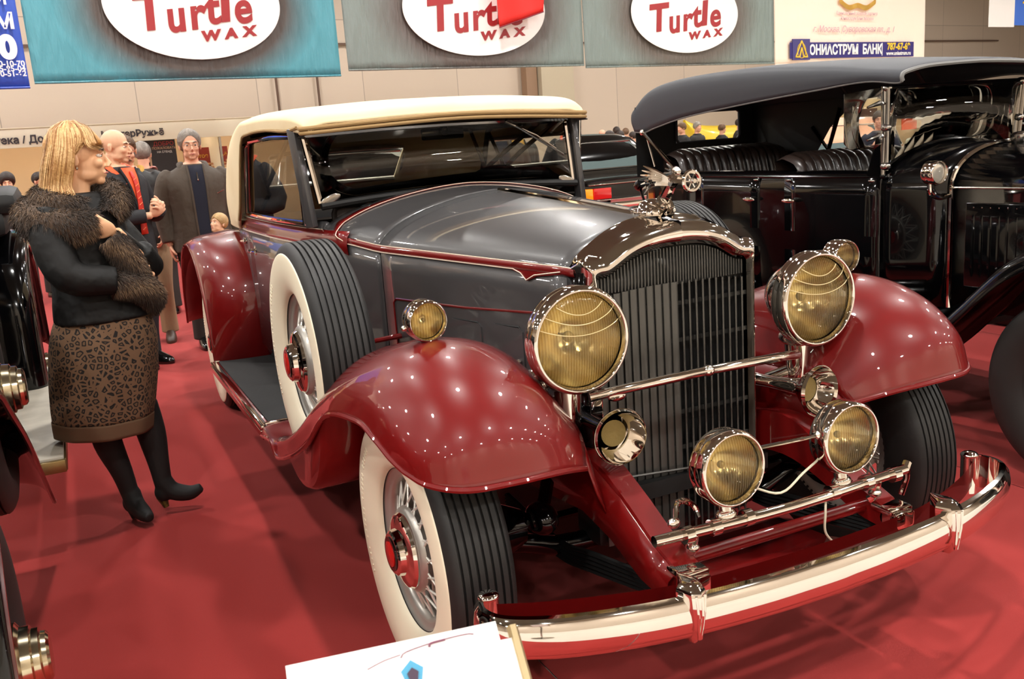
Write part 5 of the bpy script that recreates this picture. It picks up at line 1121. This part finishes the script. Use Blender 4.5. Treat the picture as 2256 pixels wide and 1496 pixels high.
def man(label,loc,rz,H=1.75,jacket=None,trous=None,shoe=None,skin=SKIN,hair=None,hairk={},head=(0,0,0),armL=None,armR=None,girth=1.0,face_k={},legs=((-.10,0),(.10,.02)),hem=.78,vox=.008,handspec=(None,None),open_front=None,name='person',group=None,collar=None,low=False):
    """local frame: faces -y; armL / armR = elbow, wrist points (L is at +x)"""
    k=H/1.75; t=empty(name,loc,rz,label,'person',group)
    hc=Vector((0,-.02,1.625))*k+Vector((head[2] if len(head)>2 else 0,0,0)); Rm=Rz(head[0])@Matrix.Rotation(head[1] if len(head)>1 else 0,3,'X')
    armL=armL or ((.25,.02,1.14),(.26,-.05,.88)); armR=armR or ((-.25,.02,1.14),(-.26,-.05,.88))
    sh=[(.175*girth,.0,1.405),(-.175*girth,.0,1.405)]
    S_=lambda p: tuple(np.array(p)*k)
    M=MB(); head_parts(M,hc,Rm,k)
    M.loft([ringY(0,0,z*k,rx*k*girth,ry*k*girth) for z,rx,ry in ((.86,.14,.10),(1.0,.14,.10),(1.2,.15,.10),(1.36,.16,.09),(1.45,.09,.07),(1.5,.055,.055))])
    for sp_,ar,hs,sd in ((sh[0],armL,handspec[0],1),(sh[1],armR,handspec[1],-1)):
        M.tube([S_(sp_),S_(ar[0]),S_(ar[1])],[.045*k,.036*k,.026*k],10,sm=4)
        d=Vector(ar[1])-Vector(ar[0]); hs=hs or (d,(-sd,-.2,0),.45)
        hand(M,S_(ar[1]),hs[0],hs[1],-sd,hs[2],k)
    for (lx,ly) in legs:
        M.tube([(lx*k*.9,0,.9*k),(lx*k,(ly-.03)*k,.5*k),(lx*k,ly*k,.09*k)],[.075*k,.052*k,.036*k],10,sm=3); M.ell((lx*k,(ly-.06)*k,.045*k),(.038*k,.10*k,.035*k))
    b=M.build('body',skin,t,remesh=.0055 if not low else .012,smooth=4)
    if not low: face(hc,Rm,k,t,brow=hair or H_BROWN,**face_k)
    if hair: scalp(hc,Rm,k,t,hair,locks=0 if low else 900,**hairk)
    # trousers
    M=MB()
    for i,(lx,ly) in enumerate(legs):
        M.tube([(lx*.8*k,.0,.95*k),(lx*k,-.005,.78*k),(lx*k,(ly-.035)*k,.50*k),(lx*k,(ly-.0)*k,.26*k),(lx*k,(ly+.01)*k,.075*k)],[.105*k*girth,.098*k*girth,.078*k,.070*k,.072*k],16,sm=4)
    M.ell((0,0,.93*k),(.16*k*girth,.12*k*girth,.12*k)); M.build('trousers',trous,t,remesh=.008 if not low else .016,smooth=3)
    for (lx,ly) in legs:
        M=MB(); M.loft([ringY(lx*k,(ly+dy)*k,z,rx*k,ry*k,16,2.4) for z,rx,ry,dy in ((.0,.044,.138,-.055),(.022*k,.046,.140,-.055),(.05*k,.042,.125,-.05),(.085*k,.036,.08,-.01),(.11*k,.034,.05,.015))],sm=2); M.build('shoe',shoe or BLACKM,t)
    # jacket
    M=MB(); g=girth
    M.loft([ringY(0,0,z*k,rx*k,ry*k,24,2.5) for z,rx,ry in ((hem,.205*g,.150*g),(hem+.12,.195*g,.148*g),(1.08,.185*g,.142*g),(1.22,.195*g,.145*g),(1.34,.205*g,.135*g),(1.405,.195*g,.115*g),(1.45,.13*g,.09),(1.485,.085,.082))],sm=3)
    for sp_,ar in ((sh[0],armL),(sh[1],armR)):
        e=Vector(ar[1])*.9+Vector(ar[0])*.1
        M.tube([S_((sp_[0]*.82,0,1.40)),S_((sp_[0]*1.05,.0,1.36)),S_(ar[0]),S_(tuple(e))],[.062*k,.068*k*g,.060*k*g,.050*k*g],14,sm=4)
    ja=M.build('jacket',jacket,t,remesh=.009 if not low else .018,smooth=3)
    if collar:
        M=MB()
        for s in (-1,1): M.tube([S_((s*.075,.06,1.50)),S_((s*.095,.0,1.49)),S_((s*.085,-.07,1.44)),S_((s*.060,-.125,1.36))],[.020*k,.026*k,.030*k,.014*k],8,sm=4,asp=.45)
        M.build('collar',collar,ja)
    if open_front:
        mm,w0,w1,z0=open_front; A=[]
        for z in np.linspace(z0,1.475,14):
            f=(z-z0)/(1.475-z0); w=(w0+(w1-w0)*f)*k; ry=float(np.interp(z,[.78,1.08,1.22,1.34,1.405,1.45,1.475],[.150,.142,.145,.135,.118,.095,.085]))*g*k
            A.append([(x,-ry*(1-.18*(x/(.2*k))**2)-.006,z*k) for x in np.linspace(-w,w,9)])
        M=MB(); M.grid(np.array(A)); sh_=M.build('shirt_front',mm,ja,60,sol=.006)
        M=MB(); e1=[a[0] for a in A]; e2=[a[-1] for a in A]; 
        for e in (e1,e2): M.tube([(p[0],p[1]-.002,p[2]) for p in e],.009,6)
        M.build('jacket_edge',jacket,ja)
    return t,hc,Rm,k
CORD=mat('khaki_corduroy',(142,116,86),.85,bump=(120,.3,.004)); BROWNJ=mat('brown_jacket',(66,54,42),.7,bump=(9,.5,.03)); NAVYS=mat('navy_sweater',(18,20,36),.9); DKT2=mat('dark_trousers',(40,34,30),.85); BSHOE=mat('brown_shoe',(58,38,26),.45); BKS=mat('black_shoe',(10,10,10),.15,0,.6)
SUIT=mat('dark_suit',(26,26,30),.75,bump=(8,.3,.02)); ORS=mat('orange_shirt',(232,92,46),.7); TIE=mat('red_tie',(196,40,20),.5); OCH=mat('ochre_shirt',(186,142,60),.8,bump=(7,.5,.03)); BLJ=mat('black_jacket',(20,16,14),.6,bump=(7,.5,.03))
# grey-haired man in the brown jacket
t,hc,Rm,k=man('grey-haired man with glasses in a brown jacket and navy sweater',(-.60,5.50,0),.05,1.74,BROWNJ,DKT2,BKS,SKIN2,H_GREY,dict(front=.086,side=-.03,back=-.09,thick=.009),head=(-.05,.02),armL=((.27,.03,1.13),(.28,.0,.86)),armR=((-.27,.03,1.13),(-.25,.0,.86)),girth=1.16,legs=((-.10,.02),(.11,-.02)),hem=.80,face_k=dict(glasses=True),open_front=(NAVYS,.050,.062,.86),collar=BROWNJ)
M=MB(); M.tube([(0,-.165,1.36),(0,-.150,1.41)],.004,6); M.ell((0,-.168,1.355),(.006,.004,.010)); M.build('zip_pull',CHROME,t)
M=MB(); M.tube([(.13,-.162,1.24),(.19,-.140,1.262)],.004,6); M.build('pocket_zip',DCHROME,t)
# man in the ochre shirt, head bowed
t,hc,Rm,k=man('man with moustache in ochre shirt, black jacket and khaki trousers',(-1.03,6.15,0),-.12,1.74,BLJ,CORD,BSHOE,SKIN2,H_BROWN,dict(front=.085,side=.01,back=-.06,thick=.006),head=(.18,.28),armL=((.26,.04,1.12),(.20,-.10,.92)),armR=((-.26,.04,1.12),(-.24,-.05,.88)),girth=1.12,legs=((-.13,.05),(.14,-.05)),hem=.84,face_k=dict(moust=H_BROWN),open_front=(OCH,.085,.075,.86),collar=OCH)
# bald man in suit and orange shirt, turned to the right, hands clasped
t,hc,Rm,k=man('bald man in dark suit with orange shirt and red patterned tie',(-1.17,5.10,0),.75,1.76,SUIT,SUIT,BKS,SKIN,None,head=(.35,.10),armL=((.27,-.02,1.13),(.06,-.28,1.16)),armR=((-.27,-.02,1.13),(-.03,-.28,1.13)),girth=1.02,legs=((-.10,.0),(.10,.03)),hem=.80,handspec=((( -.6,-.5,.45),(-.3,.6,0),.8),((.6,-.5,.5),(.3,.6,.2),.7)),open_front=(ORS,.005,.075,1.12),collar=ORS)
M=MB(); A=[]
for z in np.linspace(1.00,1.455,12):
    w=.013+.020*(1.455-z)/.45; ry=float(np.interp(z,[.78,1.08,1.22,1.34,1.405,1.46],[.160,.156,.158,.150,.135,.108]))*1.02
    A.append([(x*1.0,-ry-.006,z) for x in (-w,0,w)])
M.grid(np.array(A)); ti=M.build('tie',TIE,t,sol=.006)
M=MB()
for i in range(9): z=1.04+.045*i; ry=float(np.interp(z,[.78,1.08,1.22,1.34,1.405,1.46],[.160,.156,.158,.150,.135,.108]))*1.02; M.tube([(-.016,-ry-.010,z-.008),(.016,-ry-.010,z+.010)],.003,5)
M.build('tie_stripes',mat('tie_pale',(236,120,70),.5),ti)
# man with his back turned behind them
man('grey-haired man in dark coat with pink collar seen from behind',(-.80,7.6,0),PI-.2,1.72,mat('dark_coat',(58,52,48),.8),DKT2,BKS,SKIN2,H_GREY,dict(front=.06,side=-.01,back=-.07,thick=.006),head=(0,.0),girth=1.1,collar=mat('pink_shirt',(216,150,140),.7))
# small boy looking up at the man
t,hc,Rm,k=man('fair-haired small boy in pale jacket looking up beside the rear wing',(-.52,5.0,0),-1.0,1.10,mat('pale_jacket',(206,188,150),.8,bump=(12,.5,.02)),mat('grey_trousers',(70,68,70),.8),BSHOE,SKIN,H_LIGHT,dict(front=.060,side=-.02,back=-.07,thick=.010),head=(.0,-.30),girth=1.05)
# two visitors far behind the black car on the left
man('dark-haired young man far behind the black car on the left',(-2.10,9.6,0),.0,1.52,mat('black_top',(22,20,22),.8),DKT2,BKS,SKIN,H_DARK,dict(front=.045,side=-.05,back=-.08,thick=.016),head=(0,.15),low=False)
man('man with receding hair far behind, standing close to the booth post',(-1.80,10.3,0),.6,1.50,mat('grey_top',(80,76,74),.8),DKT2,BKS,SKIN2,H_DARK,dict(front=.095,side=.01,back=-.06,thick=.006),head=(.3,.15))
# ---------------------------------------------------------------- crowd beyond the limousine: one figure per visitor
crowd=[(1.495,7.40,13.3,'d',0),(1.431,8.20,14.4,'s',0.3),(1.551,8.15,13.7,'b',2.6),(1.513,7.52,12.4,'d',-2.2),(1.595,9.55,15.4,'d',2.9),(1.500,8.06,12.9,'d',3.0),(1.557,10.42,16.4,'r',2.2),(1.465,9.00,13.9,'d',-2.4),(1.530,6.34,13.2,'r',1.0),(1.546,7.30,14.6,'r',1.8),(1.527,6.69,13.0,'p',0.2),(1.575,9.85,13.4,'r',-1.6),(1.576,10.66,14.0,'w',0.2),(1.494,11.78,14.6,'r',1.5),(1.582,11.78,14.0,'d',1.2)]
HM={'d':H_DARK,'s':H_STUB,'b':None,'r':H_BROWN,'w':H_GREY,'p':H_DARK}; JM=[BLJ,BROWNJ,SUIT,mat('grey_top',(80,76,74),.8)]
protos={}
for i,(h,x,y,kd,rz) in enumerate(crowd):
    key=kd
    if key not in protos:
        t,_,_,_=man('x',(x,y,0),rz,1.6,JM[i%4],DKT2,BKS,SKIN2,HM[kd],dict(front=.05,side=-.02,back=-.07,thick=.008),low=True,name='visitor'); protos[key]=t
    else: t=dup(protos[key],None,(x,y,0),rz)
    f=h/1.60*1.01; t.scale=(f,f,f)
    if i<11: tag(t,{'d':'dark-haired visitor whose head shows above the black limousine','s':'pale cropped head showing just above the black limousine roof','b':'bald visitor facing away above the limousine roof','r':'brown-haired visitor whose head shows above the black limousine','p':'dark-haired visitor facing the camera above the limousine'}[kd],'person','visitors beyond the black limousine')
    else: tag(t,{'d':'dark-haired visitor framed at the right of the tourer rear window','w':'white-haired visitor framed in the middle of the tourer rear window','r':'brown-haired visitor framed in the tourer rear window'}[kd],'person','visitors seen through the tourer rear window')
t,_,_,_=man('dark-haired photographer holding a camera seen through the tourer windscreen',(7.55,6.2,0),-.75,1.52,mat('navy_coat',(30,34,52),.8),DKT2,BKS,SKIN2,H_DARK,dict(front=.05,side=-.02,back=-.07,thick=.010),armL=((.25,-.05,1.15),(.10,-.28,1.28)),armR=((-.25,-.05,1.15),(-.10,-.28,1.28)))
c=empty('photo_camera',(7.55-.27,6.2-.29,1.18),-.75,'small black camera held at chest height by the photographer','camera'); M=MB(); M.box((0,0,0),(.14,.07,.09),.01); M.build('camera_body',BLACKM,c); M=MB(); M.lathe([(.035,0),(.038,.08),(.03,.085),(0,.08)],(0,-.03,0),(0,-1,0),20); M.build('camera_lens',BLACKP,c)
t=empty('yellow_inflatable',(13.25,16.6,0),.1,'yellow inflatable shape with upright fin behind the visitors','inflatable')
M=MB(); M.loft([ringY(x,0,0,1,1)[:0] or [(x,ry*math.cos(a),1.0-.02+dz*.72+rz_*math.sin(a)) for a in np.linspace(0,2*PI,14,endpoint=False)] for x,ry,rz_,dz in ((-1.1,.05,.05,.9),(-.9,.2,.25,.5),(-.5,.4,.42,.16),(.5,.5,.5,.0),(1.8,.5,.5,.05),(2.8,.4,.45,.1),(3.2,.1,.1,.1))],sm=3); M.build('inflated_body',mat('yellow_plastic',(226,188,40),.35,0,.4),t)
M=MB(); M.tube([(0,0,.55),(0,0,0)],.05,8); M.tube([(2,0,.55),(2,0,0)],.05,8); M.build('support_leg',DCHROME,t)
# ---------------------------------------------------------------- woman in the fur-trimmed jacket
wm=empty('person',(-1.50,1.83,0),0,'woman with golden bob in fur-collared black jacket and cut-out brown skirt','person')
HB=Rz(PI/2-.10)@Matrix.Rotation(.02,3,'X'); hc=Vector((.035,0,1.535)); kh=1.0
LEA=mat('black_suede',(13,12,11),.6,spec=.3,bump=(8,.6,.03)); FURD=mat('dark_fur',(52,38,28),.8,sheen=.2); FURL=mat('light_fur',(134,106,78),.8,sheen=.2); FURM=mat('brown_fur',(80,60,43),.8,sheen=.2)
BT=mat('black_boot',(12,11,11),.75); 
M=MB(); head_parts(M,hc,HB,kh,True)
M.tube([(.02,.0,1.46),(.01,0,1.40),(.0,0,1.34)],[.045,.046,.06],12)
M.loft([ringY(x,0,z,rx,ry,20,2.2,.3) for z,rx,ry,x in ((.80,.15,.12,.02),(.92,.14,.11,.02),(1.05,.12,.10,.02),(1.2,.14,.11,.01),(1.32,.15,.09,.0),(1.38,.08,.06,.0))])
sR=(-.10,-.10,1.30); sL=(.06,.14,1.30)
M.tube([(-.08,-.12,1.30),(-.07,-.20,1.08),(.15,-.12,1.04)],[.045,.036,.026],10,sm=4)
M.tube([(.06,.14,1.30),(.24,.06,1.06),(.12,-.15,1.24)],[.045,.036,.024],10,sm=4)
hand(M,(.115,-.160,1.240),(-.70,-.10,.50),(.1,.95,.2),1,.45,.78)
hand(M,(.16,-.10,1.03),(.6,.3,-.1),(0,.8,.3),1,.9,.85)
for P in ([(-.02,0,.85),(-.045,-.01,.50),(.0,0,.22),(.02,0,.11)],[(.06,.0,.85),(.12,.02,.50),(.15,.01,.22),(.155,0,.13)]): M.tube(P,[.08,.054,.034,.03],10,sm=3)
M.build('body',mat('warm_skin',(234,180,138),.48),wm,remesh=.005,smooth=3)
face(hc,HB,kh,wm,brow=H_BROWN,lip=mat('rose_lips',(186,104,92),.35))
M=MB(); M.ell(tuple(hc+HB@Vector((-.087,.006,-.040))),(.0055,.0055,.0075)); M.build('earring',CHROME,wm)
# hair: solid bob under many fine locks
def hv(p): return tuple(hc+HB@Vector(p))
M=MB(); M.ell(hv((0,.030,.042)),(.098,.078,.091),u=20,v=12)
M.tube([hv((0,.045,.06)),hv((0,.068,-.02)),hv((0,.072,-.09)),hv((0,.080,-.135))],[.066,.060,.054,.034],16,sm=4)
for s in (-1,1): M.tube([hv((s*.040,.026,.07)),hv((s*.058,.046,.01)),hv((s*.056,.056,-.06)),hv((s*.046,.064,-.120))],[.038,.034,.034,.026],12,sm=4)
M.tube([hv((0,-.03,.090)),hv((0,-.070,.070)),hv((0,-.088,.050))],[.040,.018,.008],12,sm=3)
hr=M.build('hair',H_BLOND,wm,remesh=.007,smooth=5)
H_B2=hairmat('golden_hair_light',(214,166,104),(236,196,140)); H_B3=hairmat('golden_hair_dark',(158,110,62),(184,134,80))
LK=MB()
for i in range(4200):
    a=rng.uniform(-PI,PI); LK.cur=int(rng.integers(0,3))
    r0=rng.uniform(.15,1.0); fr=(1-math.sin(a))/2      # fr=1 at the face side
    lx,ly=math.cos(a),math.sin(a)
    if fr>.80: zl=rng.uniform(.028,.055)
    else: zl=-.135-.03*(1-fr)+rng.uniform(-.02,.02)
    st=Vector((.03*lx*r0,.02+.03*ly*r0,.139)); P=[st]
    md=Vector((.101*lx,.020+.094*ly,.050)); P.append(Vector((.075*lx,.02+.07*ly,.112))); P.append(md)
    if .60<fr<=.80 and md.z<.2:
        P[-1]=Vector((.097*lx,.020+.080*ly,.055)); P.append(Vector((.094*lx*1.05,.040,-.005+rng.uniform(-.02,.02)))); P.append(Vector((.090*(1 if lx>0 else -1),.070,-.06+rng.uniform(-.02,.02))))
    elif fr<=.60:
        P.append(Vector((.104*lx,.030+.098*ly+.012*(1-fr),-.03))); P.append(Vector((.096*lx*(.95),.045+.092*ly+.02*(1-fr),-.10))); fl=1.0+.25*(1-fr); P.append(Vector(((.104+.018*(1-fr))*lx,.050+.112*ly*fl,zl)))
    else: P.append(Vector((.085*lx,.0+.098*ly,zl)))
    j=np.array([[rng.normal(0,.0025) for _ in range(3)]]*len(P)); P=np.array([tuple(p) for p in P])+j+rng.normal(0,.0012,(len(P),3))
    C_=cr(P,3); w=.0022; V=[];F=[]
    tdir=Vector((-ly,lx,0))*w
    for q,p in enumerate(C_):
        f_=1-.75*(q/(len(C_)-1))**3; V+= [hv(Vector(p)-tdir*f_),hv(Vector(p)+tdir*f_)]
    LK.add(V,[(2*q,2*q+1,2*q+3,2*q+2) for q in range(len(C_)-1)])
LK.build('hair_locks',[H_BLOND,H_B2,H_B3],hr,80)
# jacket
M=MB(); M.loft([ringY(x,0,z,rx,ry,24,2.3,.25) for z,rx,ry,x in ((.885,.195,.165,.035),(.95,.185,.155,.03),(1.05,.165,.14,.02),(1.16,.175,.145,.0),(1.26,.185,.15,-.015),(1.34,.16,.12,-.01),(1.40,.09,.08,.0))],sm=3)
M.tube([(-.09,-.09,1.33),(-.115,-.135,1.24),(-.07,-.20,1.09),(.09,-.185,1.055)],[.070,.075,.068,.058],14,sm=4)
M.tube([(.05,.10,1.33),(.14,.14,1.22),(.235,.06,1.07),(.20,-.02,1.15)],[.070,.070,.062,.056],14,sm=4)
M.tube([(.235,.06,1.07),(.17,-.04,1.15),(.12,-.12,1.22)],[.056,.050,.042],14,sm=4)
M.build('jacket',LEA,wm,remesh=.009,smooth=4)
# fur: padded base with short blades growing over it
def furmesh(name,parts,par,n,ln,vox=.012,flow=(0,0,-.5)):
    B=MB(); S=[]
    for P,r,asp in parts:
        r=np.array(r); PP=cr(np.array(P,float),5); rr=cr(np.stack([r,r,r],1),5)[:,0]; B.tube(PP,rr,16,asp=asp); S.append((PP,rr,asp)+tuple(frames(PP)))
    base=B.build(name,[FURM],par,remesh=vox,smooth=3)
    L=MB(); V=[];F=[];mi=[]; W_=[(pp,rr) for pp,rr,*_ in S]
    wt=np.array([r.sum() for _,r,*_ in S]); wt=wt/wt.sum()
    for i in range(n):
        q=rng.choice(len(S),p=wt); PP,rr,asp,T,Fm=S[q]; u=rng.integers(0,len(PP)); a=rng.uniform(0,2*PI); nn,bb=Fm[u]
        d=math.cos(a)*nn+asp*math.sin(a)*bb; p=PP[u]+d*rr[u]*.94+T[u]*rng.uniform(-.012,.012); dn=d/np.linalg.norm(d)
        gdir=dn*.75+np.array(flow)+T[u]*.35+rng.normal(0,.22,3); gdir/=np.linalg.norm(gdir); l=ln*rng.uniform(.6,1.2)
        sd=np.cross(gdir,dn+rng.normal(0,.3,3)); sd/=np.linalg.norm(sd)+1e-9; sd*=.0011
        m_=p+gdir*l*.55; e_=p+(gdir+np.array([0,0,-.25]))*l
        b0=len(V); V+=[tuple(p-sd),tuple(p+sd),tuple(m_+sd*.7),tuple(e_),tuple(m_-sd*.7)]; F.append((b0,b0+1,b0+2,b0+3,b0+4)); band=math.sin(a*2.0+u*.35)+rng.normal(0,.5); mi.append(0 if band<-.3 else (2 if band>.9 else 1))
    L.add(V,F); L.mi=mi; o=L.build('fur_hair',[FURD,FURM,FURL],base,80); o['kind']='stuff'; return base
furmesh('fur_collar',[
 ([(-.01,.15,1.365),(-.11,.11,1.355),(-.170,-.01,1.325),(-.115,-.12,1.285),(-.01,-.145,1.275),(.05,-.12,1.29)],[.050,.060,.068,.070,.060,.040],1.0),
 ([(-.03,.11,1.41),(-.10,.06,1.40),(-.12,-.03,1.378),(-.06,-.09,1.355),(.02,-.10,1.34)],[.040,.046,.050,.050,.038],1.0),
 ([(.0,.14,1.37),(.075,.12,1.385),(.125,.05,1.39),(.145,-.03,1.355),(.11,-.08,1.31)],[.040,.048,.056,.056,.040],1.0)],wm,42000,.024)
furmesh('fur_cuff',[([(.095,-.155,1.215),(.130,-.145,1.165),(.160,-.125,1.09),(.18,-.10,1.02)],[.042,.052,.055,.050],1.0)],wm,15000,.020)
furmesh('fur_cuff',[([(.09,-.17,1.045),(.17,-.14,1.02),(.215,-.08,.97),(.205,-.03,.925)],[.050,.054,.054,.042],1.0)],wm,13000,.022)
# skirt with cut-out pattern
SK=mat('brown_felt',(100,74,52),.85); 
def cutmat():
    m=bpy.data.materials.new('cut_out_felt'); m.use_nodes=True; nt=m.node_tree; b=nt.nodes['Principled BSDF']; b.inputs['Roughness'].default_value=.85
    tc=nt.nodes.new('ShaderNodeTexCoord'); v=nt.nodes.new('ShaderNodeTexVoronoi'); v.inputs['Scale'].default_value=42; v.feature='DISTANCE_TO_EDGE'
    rp=nt.nodes.new('ShaderNodeValToRGB'); rp.color_ramp.interpolation='CONSTANT'; e=rp.color_ramp.elements; e[0].color=lin((112,84,60)); e[1].position=.15; e[1].color=lin((24,18,14)); x=e.new(.33); x.color=lin((104,78,54))
    nt.links.new(tc.outputs['Object'],v.inputs['Vector']); nt.links.new(v.outputs['Distance'],rp.inputs[0]); nt.links.new(rp.outputs[0],b.inputs['Base Color'])
    bu=nt.nodes.new('ShaderNodeBump'); bu.inputs['Strength'].default_value=.4; bu.inputs['Distance'].default_value=.004; nt.links.new(rp.outputs[0],bu.inputs['Height']); nt.links.new(bu.outputs['Normal'],b.inputs['Normal']); return m
def skr(z,x,rx,ry,am): return [(x+rx*math.cos(a)*(1+am*math.sin(6*a+1)),ry*math.sin(a)*(1+am*math.sin(7*a)),z+.03*math.cos(a)*-.35) for a in np.linspace(0,2*PI,60,endpoint=False)]
M=MB(); M.loft([skr(.93,.03,.165,.14,0),skr(.82,.02,.20,.17,.01),skr(.68,.0,.205,.18,.025),skr(.55,-.02,.198,.18,.03),skr(.475,-.03,.192,.175,.03)],cap=False,sm=4); sk_=M.build('skirt',cutmat(),wm,80,sol=.004)
M=MB(); M.loft([skr(.478,-.03,.194,.177,.03),skr(.45,-.032,.193,.176,.03),skr(.412,-.035,.190,.173,.03)],cap=False,sm=3); M.build('skirt_hem',SK,sk_,80,sol=.005)
# boots
def boot(P,r,foot,heel,toe_up=0):
    M=MB(); M.tube(P,r,16,sm=4); M.build
    fx,fy,fz=P[-1]; d=Vector(foot).normalized()
    M.tube([(fx,fy,fz+.02),tuple(Vector((fx,fy,fz-.03))+d*.03),tuple(Vector((fx,fy,fz-.055))+d*.10),tuple(Vector((fx,fy,fz-.062+toe_up))+d*.155)],[.040,.040,.034,.020],12,sm=4)
    M.ell(tuple(Vector((fx,fy,fz-.03))-d*.005),(.038,.038,.045)); b=M.build('boot',BT,wm,remesh=.006,smooth=3)
    M=MB(); M.tube([tuple(Vector((fx,fy,fz-.045))-d*.015),tuple(Vector((fx,fy,fz-.10))-d*.002)],[.026,.012],10); M.build('boot_heel',heel,b)
HLE=mat('patterned_heel',(120,110,50),.4,var=(60,(30,26,16)))
boot([(-.045,-.01,.50),(-.035,0,.36),(.0,.0,.22),(.02,.0,.105)],[.062,.058,.044,.036],(.35,-.9,0),BT)
boot([(.12,.02,.50),(.14,.02,.36),(.15,.01,.22),(.155,.0,.125)],[.064,.060,.044,.037],(.95,-.25,.05),HLE,.022)
